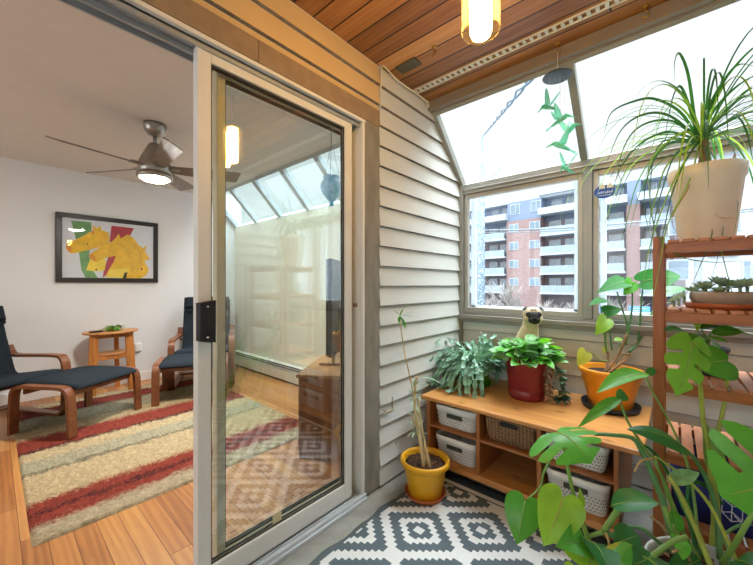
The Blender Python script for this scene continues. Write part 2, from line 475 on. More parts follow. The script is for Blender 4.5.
# ------------------------------------------------------------------ sliding door
m = MB()                                                      # outer frame: jamb, head track, sill track
m.box(-.115, .012, 1.338, 1.356, .012, 2.084)
m.box(-.115, .018, Y_OPEN, 1.356, 2.068, 2.084)
m.box(-.115, .012, Y_OPEN - .003, Y_OPEN + .02, .012, 2.084)
fr = struct(m.build('door_1', M['door_white'], bevel=.002))
m = MB()
for x0, x1, z0 in ((-.112, -.104, 2.040), (-.066, -.058, 2.040), (-.014, -.004, 2.046)): m.box(x0, x1, Y_OPEN + .02, 1.337, z0, 2.0678)
m.box(-.112, -.004, Y_OPEN + .02, 1.337, 2.061, 2.0678)
m.build('head_track', M['alu'], fr)
m = MB()
m.box(-.13, .035, Y_OPEN, 1.356, .0, .018); m.box(.004, .024, Y_OPEN, 1.356, .018, .034)
for x in (-.112, -.064, -.01): m.box(x, x + .006, Y_OPEN + .02, 1.337, .018, .032)
m.build('sill_track', mat('pale sill aluminium', '#c3c8c9', .35, .35, var=.05), fr, bevel=.002)
def door_panel(name, x0, x1, y0, y1, st, z0, z1, rail_b, rail_t, frame_mat):
    m = MB()
    m.box(x0, x1, y0, y0 + st, z0, z1); m.box(x0, x1, y1 - st, y1, z0, z1)
    m.box(x0, x1, y0 + st, y1 - st, z0, z0 + rail_b); m.box(x0, x1, y0 + st, y1 - st, z1 - rail_t, z1)
    o = struct(m.build(name, frame_mat, bevel=.003))
    g = MB(); xm = (x0 + x1) / 2
    g.box(xm - .003, xm + .003, y0 + st - .004, y1 - st + .004, z0 + rail_b - .004, z1 - rail_t + .004)
    g.build('glass_pane', M['door_glass'], o)
    k = MB()                                                   # black glazing bead
    a0, a1, b0, b1 = y0 + st, y1 - st, z0 + rail_b, z1 - rail_t
    for x in (xm - .011, xm + .005):
        k.box(x, x + .006, a0, a0 + .006, b0, b1); k.box(x, x + .006, a1 - .006, a1, b0, b1)
        k.box(x, x + .006, a0 + .006, a1 - .006, b0, b0 + .006); k.box(x, x + .006, a0 + .006, a1 - .006, b1 - .006, b1)
    k.build('glazing_bead', M['bronze_dark'], o)
    return o
sl = door_panel('door_2', -.058, -.016, .495, 1.284, .049, .034, 2.060, .085, .046, M['door_white'])
fx = door_panel('door_3', -.112, -.070, .588, 1.336, .034, .034, 2.060, .075, .046, mat('cream door paint', '#d3c9ae', .4, var=.02))
# black pull handle on the lock stile
m = MB()
hz0, hz1 = .970, 1.118
a = [(-.0155, .488, hz0 + .006), (.014, .492, hz0 + .006), (.020, .512, hz0 + .002), (.020, .546, hz0 - .004), (-.0155, .552, hz0 - .004)]
b = [(x, y, hz1 + (hz0 - z) * 1.0 + 0) for x, y, z in a]
m.add(a + b, [(0, 1, 2, 3, 4)[::-1], (5, 6, 7, 8, 9), (0, 1, 6, 5)[::-1], (1, 2, 7, 6)[::-1], (2, 3, 8, 7)[::-1], (3, 4, 9, 8)[::-1], (4, 0, 5, 9)[::-1]])
hd = m.build('pull_handle', M['black'], sl, bevel=.003)
for z in (hz0 + .018, hz1 - .018):
    m = MB(); m.lathe([(.0, .003), (.0035, .0028), (.0045, 0)], 12, (.0205, .516, z), axis=Matrix.Rotation(PI / 2, 3, 'Y'))
    m.build('screw', mat('bright screw steel', '#d8d8d6', .25, .9), hd)
# small latch stop on the jamb
m = MB(); m.box(-.05, -.03, 1.326, 1.339, 1.055, 1.075); m.build('latch_stop', M['trim_brown'], fr)

# ------------------------------------------------------------------ daylight
wd = bpy.data.worlds.new('overcast sky'); SC.world = wd; wd.use_nodes = True
nt = wd.node_tree; bg = nt.nodes['Background']
tc = nt.nodes.new('ShaderNodeTexCoord'); sp = nt.nodes.new('ShaderNodeSeparateXYZ'); rp = nt.nodes.new('ShaderNodeValToRGB')
nt.links.new(tc.outputs['Generated'], sp.inputs[0]); nt.links.new(sp.outputs[2], rp.inputs[0])
# overcast dome: pale near the skyline, far brighter towards the zenith and the sunward half behind the house
mb_ = nt.nodes.new('ShaderNodeMath'); mb_.operation = 'MULTIPLY'; nt.links.new(sp.outputs[1], mb_.inputs[0]); mb_.inputs[1].default_value = -2.0
mc_ = nt.nodes.new('ShaderNodeMath'); mc_.operation = 'MAXIMUM'; nt.links.new(mb_.outputs[0], mc_.inputs[0]); mc_.inputs[1].default_value = 0
vs_ = nt.nodes.new('ShaderNodeMixRGB'); vs_.blend_type = 'ADD'; vs_.inputs[0].default_value = 1
nt.links.new(rp.outputs[0], vs_.inputs[1]); nt.links.new(mc_.outputs[0], vs_.inputs[2]); nt.links.new(vs_.outputs[0], bg.inputs[0])
rp.color_ramp.elements[0].position = .0; rp.color_ramp.elements[0].color = (.58, .63, .67, 1)
rp.color_ramp.elements[1].position = 1.0; rp.color_ramp.elements[1].color = (11, 12, 13, 1)
for p_, c_ in ((.58, (.66, .69, .71, 1)), (.80, (8, 8.8, 9.6, 1))):
    e_ = rp.color_ramp.elements.new(p_); e_.color = c_
bg.inputs[1].default_value = 1.0

def lamp(name, typ, loc, energy, col, size=.1, parent=None):
    l = bpy.data.lights.new(name, typ); l.energy = energy; l.color = col
    if typ == 'AREA': l.size = size
    else: l.shadow_soft_size = size
    o = bpy.data.objects.new(name, l); COL.objects.link(o); o.location = loc
    return o
# ------------------------------------------------------------------ camera
cam = bpy.data.cameras.new('camera'); co = bpy.data.objects.new('camera', cam); COL.objects.link(co)
co.location = (CAMX, 0, CAMZ); co.rotation_euler = (PI / 2, 0, YAW)
cam.sensor_width = 36; cam.lens = 36 * FPX / 753; cam.shift_y = 2 / 753; cam.clip_start = .02
SC.camera = co
SC.view_settings.view_transform = 'Standard'; SC.view_settings.look = 'None'
SC.view_settings.gamma = 1; SC.view_settings.use_curve_mapping = False
SC.view_settings.exposure = .8
SC.cycles.max_bounces = 14; SC.cycles.transparent_max_bounces = 24; SC.cycles.diffuse_bounces = 6
SC.cycles.glossy_bounces = 6; SC.cycles.sample_clamp_indirect = 6; SC.cycles.caustics_reflective = False; SC.cycles.caustics_refractive = False
SC.cycles.use_denoising = True

tp_ = at(277, 515, X=-.0335)
m = MB(); m.box(-.0338, -.0325, tp_.y - .022, tp_.y + .022, tp_.z - .026, tp_.z + .026)
tag(m.build('tape_piece', mat('yellowed masking tape', '#c9b98c', .6, var=.06)), 'piece of yellowed tape stuck low on the sliding door glass', 'tape')
# ================================================================== living room
def ribbon(mb, pts, y0, y1, t, mi=0, frame=None):
    """bent-laminated strip: path in (x, z), width y0..y1, thickness t"""
    P = curve([(x, 0, z) for x, z in pts], 6); k = len(P); rows = []
    for i, p in enumerate(P):
        d = (P[min(i + 1, k - 1)] - P[max(i - 1, 0)]).normalized(); n = V((-d.z, 0, d.x)) * t / 2
        rows.append([V((p.x + n.x, y0, p.z + n.z)), V((p.x + n.x, y1, p.z + n.z)), V((p.x - n.x, y1, p.z - n.z)), V((p.x - n.x, y0, p.z - n.z)), V((p.x + n.x, y0, p.z + n.z))])
    vs = [q for r in rows for q in r[:4]]; fs = []
    for i in range(k - 1):
        for j in range(4): fs.append((i * 4 + j, i * 4 + (j + 1) % 4, (i + 1) * 4 + (j + 1) % 4, (i + 1) * 4 + j))
    fs += [(3, 2, 1, 0), tuple((k - 1) * 4 + j for j in range(4))]
    mb.add([frame(v) for v in vs] if frame else vs, fs, mi)

M['bentwood'] = wood('brown bentwood veneer', '#85502f', '#5c3420', 0, .35, 1, spec=.5)
M['navy'] = mat('dark navy cotton', '#242c33', .85, var=.12, scale=30, bump=.25, bscale=300, spec=.15)
M['teak'] = wood('honey teak', '#c98444', '#8f5426', 2, .35)
M['teak_top'] = wood('honey teak top', '#cf9458', '#a4662f', 1, .35)

def cushion_profile(mb, pts, w, t, seams=()):
    """padded slab along a (x, z) path with rounded section"""
    P = curve([(x, 0, z) for x, z in pts], 7); k = len(P); rows = []; n = 20
    for i, p in enumerate(P):
        d = (P[min(i + 1, k - 1)] - P[max(i - 1, 0)]).normalized(); nn = V((-d.z, 0, d.x))
        e = min(i, k - 1 - i); s = [.35, .8, .97][e] if e < 3 else 1.0
        if any(abs(i - q) < .5 for q in seams): s *= .86
        row = []
        for j in range(n):
            a = 2 * PI * j / n
            ca, sa = math.cos(a), math.sin(a)
            yy = math.copysign(abs(ca) ** .35, ca) * (w / 2) * (1 if e > 0 else .97)
            zz = math.copysign(abs(sa) ** .7, sa) * t / 2 * s
            row.append(V((p.x, yy, p.z)) + nn * zz)
        rows.append(row)
    vs = [q for r in rows for q in r]; fs = []
    for i in range(k - 1):
        for j in range(n): fs.append((i * n + j, (i + 1) * n + j, (i + 1) * n + (j + 1) % n, i * n + (j + 1) % n))
    fs += [tuple(range(n)), tuple((k - 1) * n + j for j in range(n))[::-1]]
    mb.add(vs, fs, 0, True)

def lounge_chair():
    t = thing('lounge_armchair', (0, 0, 0), 'navy cushioned bentwood armchair behind the footstool whose legs all show on the rug', 'armchair', 'bentwood lounge chairs')
    for s in (-1, 1):
        m = MB(); y = s * .30
        ribbon(m, [(-.40, .018), (-.1, .014), (.27, .014), (.335, .03), (.365, .09), (.378, .30), (.375, .46), (.345, .525), (.28, .545), (.0, .535), (-.22, .525), (-.29, .54), (-.34, .61)], y - .032, y + .032, .024)
        m.build('side_frame', M['bentwood'], t, local=True, bevel=.003)
    for s in (-1, 1):
        m = MB(); y = s * .255
        ribbon(m, [(.36, .375), (.1, .33), (-.13, .30), (-.22, .33), (-.27, .42), (-.36, .68), (-.445, .94)], y - .02, y + .02, .022)
        m.build('seat_rail', M['bentwood'], t, local=True, bevel=.002)
    for x, w, z in ((.30, .27, .36), (-.28, .30, .03), (-.30, .30, .47)):
        m = MB(); m.bar((x, -w, z), (x, w, z), .05, .02); m.build('cross_rail', M['bentwood'], t, local=True, bevel=.002)
    m = MB(); cushion_profile(m, [(.40, .40), (.37, .415), (.1, .375), (-.10, .350), (-.18, .37), (-.225, .45), (-.31, .70), (-.385, .93), (-.395, .96)], .54, .075, seams=(9, 15, 22, 29, 36, 42))
    m.build('seat_cushion', M['navy'], t, local=True)
    m = MB(); cushion_profile(m, [(-.310, .855), (-.318, .865), (-.355, .97), (-.36, .985)], .53, .12)
    m.build('head_cushion', M['navy'], t, local=True)
    return t
def footstool():
    t = thing('footstool', (0, 0, 0), 'navy bentwood footstool on the near edge of the striped rug', 'footstool', 'bentwood footstools')
    for s in (-1, 1):
        m = MB(); y = s * .30
        ribbon(m, [(-.262, .0), (-.252, .25), (-.235, .34), (-.18, .372), (0, .375), (.18, .372), (.235, .34), (.252, .25), (.262, .0)], y - .032, y + .032, .026)
        m.build('side_frame', M['bentwood'], t, local=True, bevel=.003)
    for x in (-.20, .20):
        m = MB(); m.bar((x, -.27, .325), (x, .27, .325), .022, .05); m.build('cross_rail', M['bentwood'], t, local=True, bevel=.002)
    m = MB(); cushion_profile(m, [(-.27, .355), (-.25, .372), (-.1, .385), (.1, .385), (.25, .372), (.27, .355)], .545, .06)
    m.build('seat_cushion', M['navy'], t, local=True)
    return t
RUGT = .016
ch = lounge_chair(); ch2 = copy_tree(ch)
ch.location = (-2.93, -.01, .02); ch.rotation_euler.z = math.radians(27.5); ch.scale = (1, 1, .97)
ch2.location = (-2.99, 1.71, .02); ch2.rotation_euler.z = math.radians(-26)
tag(ch2, 'navy cushioned bentwood armchair in the room corner beside the long heater')
ft = footstool(); ft2 = copy_tree(ft)
ft.location = (-2.50, .50, .022); ft.rotation_euler.z = math.radians(34)
ft2.location = (-2.52, 1.41, .022); ft2.rotation_euler.z = math.radians(-26)
tag(ft2, 'navy bentwood footstool in front of the corner armchair, partly behind the door stile')

# ------------------------------------------------------------------ striped shag rug
def stripes_material():
    t = NT('striped shag wool'); vec = t.coords()
    sx = t.new('ShaderNodeSeparateXYZ'); t.link(vec, sx.inputs[0])
    nz = t.noise(t.coords((1, .6, 1)), 26, 4, .7); nz2 = t.noise(t.coords((2, 1, 1)), 90, 2)
    d = t.math('ADD', t.math('MULTIPLY', t.math('SUBTRACT', nz, .5), .16), t.math('MULTIPLY', t.math('SUBTRACT', nz2, .5), .07))
    sdist = t.math('ADD', t.math('MULTIPLY', sx.outputs[0], -1), d)      # metres from the near edge
    f = t.math('DIVIDE', sdist, 2.45)
    be, tan, red, dk, gr, drk = srgb('#cfbc9a'), srgb('#dac095'), srgb('#a04a3e'), srgb('#4c3032'), srgb('#bdb598'), srgb('#7c4440')
    st = [(.0, be), (.11, be), (.17, red), (.235, red), (.265, dk), (.30, red), (.37, red), (.43, tan), (.76, tan), (.80, srgb('#77715f')), (.83, gr), (.97, gr), (1.03, tan), (1.15, tan), (1.19, dk), (1.23, red), (1.44, red), (1.52, tan), (1.64, tan), (1.70, gr), (1.98, gr), (2.06, drk), (2.12, red), (2.26, drk), (2.32, tan), (2.45, gr)]
    col = t.ramp(f, [(a / 2.45, c) for a, c in st])
    n3 = t.noise(t.coords(), 140, 2); n4 = t.noise(t.coords(), 40, 3)
    col = t.mix(t.math('MULTIPLY', n3, .9), t.mix(.5, col, scaled((1, 1, 1), .12), 'MULTIPLY'), t.mix(.35, col, (1, .95, .82, 1), 'SOFT_LIGHT'))
    col = t.mix(.45, col, t.ramp(n4, [(.3, (.3, .3, .3, 1)), (.7, (1, 1, 1, 1))]), 'MULTIPLY')
    n5 = t.noise(t.coords(), 75, 2)
    col = t.mix(.4, col, t.ramp(n5, [(.35, (.35, .33, .3, 1)), (.6, (1, 1, 1, 1))]), 'MULTIPLY')
    t.base(col); t.set(.95, 0, .05); t.bump(n3, .5, .01)
    return t.m
rg = thing('striped_rug', (-.86, .115, .004), 'shaggy red and beige striped rug on the oak floor', 'rug')
m = MB(); nx, ny = 244, 162; rr = random.Random(3); rows = []
for i in range(nx + 1):
    row = []
    for j in range(ny + 1):
        e = i in (0, nx) or j in (0, ny)
        z = .004 if e else .012 + rr.random() * .014
        row.append(V((-.86 - i * .01 + (0 if e else rr.uniform(-.003, .003)), .117 + j * .01 + (0 if e else rr.uniform(-.003, .003)), z)))
    rows.append(row)
m.strip([r[::-1] for r in rows])
m.build('pile', stripes_material(), rg)

# ------------------------------------------------------------------ side table with plant
tb = thing('side_table', (-3.33, .86, .004), 'small honey teak side table with a lower shelf under the painting', 'side table')
def oval(cx, cy, a, b, z, n=40, k=2.4):
    return [V((cx + a * math.copysign(abs(math.cos(w)) ** (2 / k), math.cos(w)), cy + b * math.copysign(abs(math.sin(w)) ** (2 / k), math.sin(w)), z)) for w in [2 * PI * i / n for i in range(n)]]
m = MB(); m.prism(oval(-3.33, .86, .20, .245, .655, k=2.1), (0, 0, 0), (0, 0, .022)); m.build('tabletop', M['teak_top'], tb, bevel=.007)
m = MB(); m.prism(oval(-3.34, .86, .13, .17, .422, k=2.1), (0, 0, 0), (0, 0, .018)); m.build('lower_shelf', M['teak_top'], tb, bevel=.005)
for (x0, y0, x1, y1, w, h) in ((-3.24, .70, -3.22, .675, .075, .035), (-3.24, 1.00, -3.22, 1.03, .075, .035), (-3.47, .93, -3.50, .95, .04, .04)):
    m = MB(); m.bar((x1, y1, .004), (x0, y0, .655), h, w, (0, 1, 0)); m.build('leg', M['teak'], tb, bevel=.004)
for z in (.631, .40):
    m = MB(); m.bar((-3.24, .70, z), (-3.24, 1.00, z), .03, .042); m.build('apron', M['teak'], tb, bevel=.003)
M['leaf_small'] = mat('fresh green leaf', '#4f8a2c', .5, var=.3, scale=25)
pl = thing('table_plant', (-3.31, .87, .6780), 'small leafy green plant in a low bowl on the teak side table', 'plant')
m = MB(); m.lathe([(0, .6780), (.045, .6780), (.06, .7030), (.062, .7180), (.056, .7180), (.05, .7050), (0, .7010)], 20, (-3.31, .87, 0)); m.build('bowl', mat('green glazed bowl', '#86a03a', .3), pl)
def blade(mb, base, d, L, W, droop, up=(0, 0, 1), n=6, mi=0, fold=.15, tipw=.0, peak=.4, curl=0):
    """one leaf: curved midrib from base along d, drooping, lens-shaped outline"""
    d = V(d).normalized(); side = d.cross(V(up)); side = side.normalized() if side.length > 1e-3 else V((1, 0, 0))
    p = V(base); rows = []; dirv = d.copy(); step = L / n
    for i in range(n + 1):
        t = i / n
        w = W * .5 * (math.sin(PI * min(1, t / (2 * peak))) if t < peak else math.cos(PI / 2 * (t - peak) / (1 - peak)) ** .8) if 0 < t < 1 else (W * .06 if t == 0 else W * tipw * .5)
        nn = side.cross(dirv).normalized()
        rows.append([p + side * w + nn * w * fold, p.copy(), p - side * w + nn * w * fold])
        dirv = (dirv + V((0, 0, -1)) * droop / n + side * curl / n).normalized(); p = p + dirv * step
    mb.strip(rows, mi)
m = MB(); rr = random.Random(5)
for i in range(46):
    a = rr.uniform(0, 2 * PI); e = rr.uniform(.1, 1.2)
    blade(m, V((-3.31 + math.cos(a) * .02, .87 + math.sin(a) * .02, .7080)), (math.cos(a), math.sin(a), e), rr.uniform(.05, .12), .028, rr.uniform(.6, 1.8), n=4)
m.build('foliage', M['leaf_small'], pl)
m = MB(); m.lathe([(0, .6775), (.045, .6775), (.05, .6830), (.046, .6910), (0, .6910)], 20, (-3.27, .72, 0), sy=1.2)
tag(m.build('trinket_dish', M['black']), 'small flat black dish at the near edge of the teak side table', 'dish')

# ------------------------------------------------------------------ outlet, heater
o = thing('wall_socket', (-3.61, 1.168, .42), 'white boxy wall socket adapter low on the wall right of the teak table', 'wall socket')
m = MB(); m.box(-3.6098, -3.604, 1.125, 1.205, .36, .48); m.build('cover_plate', M['white_plastic'], o, bevel=.002)
m = MB(); m.box(-3.604, -3.57, 1.128, 1.20, .37, .465); m.build('plug_adapter', M['white_plastic'], o, bevel=.006)
h = thing('baseboard_heater', (-2.3, 2.35, .004), 'long cream baseboard heater with slotted top along the end wall', 'heater')
m = MB(); x0, x1 = -3.50, -.9
m.add([(x0, 2.379, .03), (x1, 2.379, .03), (x0, 2.315, .03), (x1, 2.315, .03), (x0, 2.379, .15), (x1, 2.379, .15), (x0, 2.31, .15), (x1, 2.31, .15)], [(0, 2, 3, 1), (4, 5, 7, 6), (0, 1, 5, 4), (2, 6, 7, 3), (0, 4, 6, 2), (1, 3, 7, 5)])
m.build('front_cover', M['heater'], h, bevel=.003)
m = MB(); m.bar((x0, 2.348, .213), (x1, 2.348, .213), .062, .006, (0, 0, 1)); m.bar((x0, 2.323, .190), (x1, 2.323, .190), .012, .006); m.bar((x0, 2.316, .168), (x1, 2.316, .168), .012, .006)
m.build('top_louver', M['heater'], h)
m = MB(); m.box(x0 + .01, x1 - .01, 2.34, 2.379, .15, .208); m.box(x0 + .01, x1 - .01, 2.33, 2.379, .006, .03); m.build('dark_core', M['black'], h)
for x in (x0 - .012, x1):
    m = MB(); m.box(x, x + .012, 2.306, 2.379, .006, .218); m.build('end_cap', M['heater'], h, bevel=.003)

# ------------------------------------------------------------------ framed painting
XP = -3.574
p0, p1 = at(56, 210, X=XP), at(158, 281, X=XP)
y0, y1, z0, z1 = .440, 1.376, 1.205, 1.947
pic = thing('framed_painting', (-3.61, (y0 + y1) / 2, z0), 'black framed painting of overlapping yellow horse heads on the white wall', 'painting')
m = MB(); fw = .05
m.box(-3.6095, XP + .006, y0, y1, z0, z0 + fw); m.box(-3.6095, XP + .006, y0, y1, z1 - fw, z1)
m.box(-3.6095, XP + .006, y0, y0 + fw, z0 + fw, z1 - fw); m.box(-3.6095, XP + .006, y1 - fw, y1, z0 + fw, z1 - fw)
m.build('frame', mat('dark brown-black frame', '#241d1a', .35, var=.1), pic, bevel=.004)
def art(col, var=.12, sc=9): return mat('paint ' + col, col, .6, var=var, scale=sc)
mats = [art('#d9d8de', .02), art('#e8b52a', .16, 14), art('#6f9a62', .22, 10), art('#b03a44', .12), art('#d98c2e', .15), art('#3a2a22'), art('#c9402c'), art('#f0cf49', .1)]
m = MB()
yi0, yi1, zi0, zi1 = y0 + fw, y1 - fw, z0 + fw, z1 - fw
m.box(XP - .012, XP - .008, yi0 - .002, yi1 + .002, zi0 - .002, zi1 + .002, 0)
def poly(pts, mi, lay):
    q = [at(40 + x / 5.792, 200 + y / 5.792, X=XP) for x, y in pts]
    q = [V((XP - .008, min(max(p.y, yi0 + .001), yi1 - .001), min(max(p.z, zi0 + .001), zi1 - .001))) for p in q]
    m.prism(q, (0, 0, 0), (.0004 * lay, 0, 0), mi)
poly([(180, 95), (298, 105), (300, 180), (285, 290), (300, 370), (335, 440), (265, 440), (240, 380), (228, 290), (205, 190)], 2, 1)
poly([(415, 125), (545, 140), (520, 190), (470, 230), (430, 330), (395, 400), (365, 440), (370, 380), (395, 310), (405, 210)], 3, 1)
poly([(365, 430), (565, 432), (562, 446), (365, 440)], 6, 2)
H1 = [(150, 245), (165, 225), (230, 195), (285, 165), (310, 150), (302, 120), (330, 140), (350, 125), (355, 150), (400, 165), (405, 200), (395, 240), (350, 250), (300, 262), (240, 275), (205, 285), (175, 285), (155, 265)]
poly(H1, 1, 3)
poly([(268, 385), (290, 320), (385, 320), (375, 385), (330, 390)], 7, 3)
H2 = [(282, 300), (300, 280), (360, 245), (420, 215), (440, 195), (455, 172), (470, 200), (510, 175), (545, 200), (575, 240), (600, 255), (620, 235), (610, 275), (640, 320), (605, 330), (632, 380), (620, 410), (585, 432), (480, 438), (378, 420), (400, 380), (430, 330), (440, 300), (380, 312), (330, 338), (300, 325)]
poly(H2, 1, 4)
poly([(400, 378), (520, 372), (500, 430), (385, 425)], 7, 5)
poly([(150, 245), (168, 226), (180, 250), (190, 282), (165, 278)], 4, 5); poly([(284, 300), (300, 283), (316, 300), (330, 335), (298, 322)], 4, 5)
poly([(296, 158), (312, 150), (318, 170), (300, 178)], 4, 5)
poly([(480, 430), (490, 398), (508, 394), (500, 432)], 5, 6); poly([(270, 228), (280, 226), (278, 240)], 5, 6); poly([(318, 382), (330, 372), (332, 388)], 5, 6); poly([(588, 365), (598, 380), (585, 382)], 5, 6)
for a, b in (((405, 240), (402, 280)), ((520, 210), (575, 270)), ((575, 270), (585, 345)), ((360, 170), (378, 205))):
    poly([a, (a[0] + 4, a[1]), (b[0] + 4, b[1]), b], 4, 6)
m.build('print', mats, pic)
m = MB(); m.box(XP - .002, XP - .0005, yi0, yi1, zi0, zi1); m.build('glass_pane', M['glass'], pic)

# ------------------------------------------------------------------ ceiling fan
FX, FY = -1.73, .833
fan = thing('ceiling_fan', (FX, FY, Z_LIV), 'brushed nickel ceiling fan with five grey blades and a lit round lamp', 'ceiling fan')
M['nickel'] = mat('brushed nickel', '#a09a92', .32, .85, var=.08)
m = MB(); m.lathe([(.078, Z_LIV - .0005), (.078, Z_LIV - .02), (.07, Z_LIV - .055), (.045, Z_LIV - .085), (.018, Z_LIV - .095)], 28, (FX, FY, 0)); m.build('ceiling_canopy', M['nickel'], fan)
m = MB(); m.tube([(FX, FY, Z_LIV - .09), (FX, FY, 2.26)], .014, 12); m.build('down_rod', M['nickel'], fan)
m = MB(); m.lathe([(.02, 2.275), (.04, 2.265), (.065, 2.215), (.095, 2.15), (.112, 2.10), (.115, 2.045), (.108, 2.035)], 32, (FX, FY, 0)); m.build('motor_housing', M['nickel'], fan)
m = MB(); m.lathe([(.112, 2.036), (.122, 2.03), (.122, 1.999), (.110, 1.997)], 32, (FX, FY, 0)); m.build('lamp_ring', M['nickel'], fan)
m = MB(); m.lathe([(.106, 2.02), (.10, 2.002), (.075, 1.985), (.04, 1.977), (0, 1.975)], 32, (FX, FY, 0)); m.build('lamp_diffuser', emit('fan lamp glow', '#fff9f0', 290), fan)
bl = wood('grey-brown fan blade', '#8d8378', '#6c6259', 0, .4, spec=.4)
for k in range(5):
    a = math.radians(66.5 + 72 * k); R = Matrix.Rotation(a, 3, 'Z'); T = Matrix.Rotation(math.radians(-20), 3, 'X')
    c = V((FX, FY, 2.085)); vs = []
    out = [(.10, -.04), (.30, -.052), (.60, -.070), (.615, -.066), (.585, .058), (.575, .064), (.30, .055), (.10, .045)]
    for zz in (-.004, .004): vs += [c + R @ (T @ V((x, y, zz))) for x, y in out]
    n = len(out); m = MB(); m.add(vs, [list(range(n))[::-1], list(range(n, 2 * n))] + [(i, (i + 1) % n, n + (i + 1) % n, n + i) for i in range(n)])
    b = m.build('fan_blade', bl, fan)
    m = MB(); m.bar(c + R @ V((.07, 0, 0)), c + R @ V((.17, 0, 0)), .05, .014); m.build('blade_bracket', M['nickel'], b)

# ------------------------------------------------------------------ television on a low cabinet, both turned to face the chairs
A1 = V((-math.sin(math.radians(34)), math.cos(math.radians(34)), 0)); A2 = V((A1.y, -A1.x, 0))
def fr_(o, s, a, z): return V((o.x + A1.x * s + A2.x * a, o.y + A1.y * s + A2.y * a, z))
def obox(m, o, s0, s1, a0, a1, z0, z1, mi=0): m.hexa([fr_(o, s, a, z) for z in (z0, z1) for a in (a0, a1) for s in (s0, s1)], mi)
O = V((-.61, 1.366, 0))
M['walnut'] = wood('reddish brown cabinet wood', '#8a5a3e', '#5d3624', 2, .35)
M['walnut_top'] = wood('brown cabinet top', '#a97c56', '#84583a', 1, .3)
cb = thing('tv_cabinet', (-.7, 1.7, .004), 'low reddish brown television cabinet standing behind the glass door', 'cabinet')
m = MB(); obox(m, O, .0, .022, 0, .36, .004, .55); obox(m, O, .76, .785, 0, .36, .004, .55); obox(m, O, .022, .76, .33, .35, .004, .55); obox(m, O, .022, .76, .0, .34, .05, .07); obox(m, O, .022, .76, .02, .34, .28, .295)
m.build('carcass', M['walnut'], cb, bevel=.003)
m = MB(); obox(m, O, -.015, .80, -.015, .37, .55, .575); m.build('cabinet_top', M['walnut_top'], cb, bevel=.004)
for s in (.024, .40):
    m = MB(); obox(m, O, s, s + .355, -.012, .006, .03, .545); d = m.build('cabinet_door', M['walnut'], cb, bevel=.003)
    m = MB(); m.ball(fr_(O, s + (.32 if s < .2 else .035), -.022, .33), .013); m.build('door_knob', M['nickel'], d)
tv = thing('television', (-.72, 1.75, .575), 'black flat television seen edge-on behind the glass door', 'television')
O2 = V((-.58, 1.617, 0)) + A2 * .0
m = MB(); obox(m, O2, -.05, .72, -.018, .0, .665, 1.36); m.build('screen', mat('black television screen', '#0e1215', .12, spec=.6), tv, bevel=.003)
m = MB(); obox(m, O2, -.055, .725, .0005, .03, .66, 1.365); obox(m, O2, .1, .58, .03, .06, .68, 1.0); m.build('back_shell', mat('dark grey plastic shell', '#262b2e', .45), tv, bevel=.006)
for s in (.06, .58):
    m = MB(); m.hexa([fr_(O2, s + ds, a, z) for z in (.5765, .67) for a, ds in (((-.09, 0) if z < .6 else (-.01, .0)), ((.12, 0) if z < .6 else (.02, 0))) for ds in (0, .025)]) if False else obox(m, O2, s, s + .025, -.10, .13, .5765, .592)
    obox(m, O2, s, s + .025, -.004, .018, .592, .665); m.build('stand_foot', M['black'], tv, bevel=.003)

# ------------------------------------------------------------------ hanging glass planter
HX, HY = -.74, 1.77
blue_urn = NT('pale blue frosted glass'); blue_urn.base(blue_urn.ramp(blue_urn.noise(blue_urn.coords(), 40, 2), [(.35, srgb('#5fa9cf')), (.65, srgb('#9fd2ea'))])); blue_urn.set(.3, 0, .5)
ut = blue_urn.new('ShaderNodeBsdfTranslucent'); ut.inputs[0].default_value = srgb('#9ad3f0'); um = blue_urn.new('ShaderNodeMixShader'); um.inputs[0].default_value = .5
blue_urn.link(blue_urn.b.outputs[0], um.inputs[1]); blue_urn.link(ut.outputs[0], um.inputs[2]); blue_urn.link(um.outputs[0], blue_urn.out.inputs[0])
hp = thing('hanging_planter', (HX, HY, 2.05), 'pale blue glass urn hanging on three cords from the living room ceiling', 'hanging planter')
m = MB(); z = 1.83
m.lathe([(0, z - .035), (.014, z - .03), (.02, z - .01), (.016, z), (.035, z + .02), (.075, z + .075), (.088, z + .12), (.078, z + .155), (.058, z + .175), (.068, z + .20), (.060, z + .20), (.050, z + .177), (.068, z + .15), (.078, z + .12), (.06, z + .07), (0, z + .03)], 28, (HX, HY, 0))
m.build('glass_urn', blue_urn.m, hp)
m = MB()
for k in range(3):
    a = 2 * PI * k / 3 + .5
    m.tube([(HX + .066 * math.cos(a), HY + .066 * math.sin(a), z + .195), (HX + .01 * math.cos(a), HY + .01 * math.sin(a), 2.27)], .002, 5)
m.tube([(HX, HY, 2.265), (HX, HY, Z_LIV - .0005)], .0035, 6); m.build('cord', mat('grey cord', '#7d8a90', .7), hp)
# ------------------------------------------------------------------ pendant lamp on the balcony
PX, PY = .82, 1.045
pd = thing('pendant_lamp', (PX, PY, Z_BAL), 'clear glass cylinder pendant lamp glowing under the cedar ceiling', 'pendant lamp')
m = MB(); m.lathe([(0, Z_BAL - .0005), (.06, Z_BAL - .0005), (.06, Z_BAL - .022), (0, Z_BAL - .025)], 28, (PX, PY, 0)); m.build('ceiling_rose', M['nickel'], pd)
m = MB(); m.tube([(PX, PY, Z_BAL - .02), (PX, PY, 2.25)], .008, 10); m.build('stem', M['nickel'], pd)
m = MB(); m.lathe([(0, 2.255), (.03, 2.255), (.036, 2.235), (.058, 2.23), (.058, 2.206), (0, 2.206)], 28, (PX, PY, 0)); m.build('socket_cap', M['nickel'], pd)
m = MB(); m.lathe([(.0605, 2.225), (.0605, 2.0), (.0575, 2.0), (.0575, 2.225)], 40, (PX, PY, 0)); gs = NT('pendant glass'); gs.n.remove(gs.b)
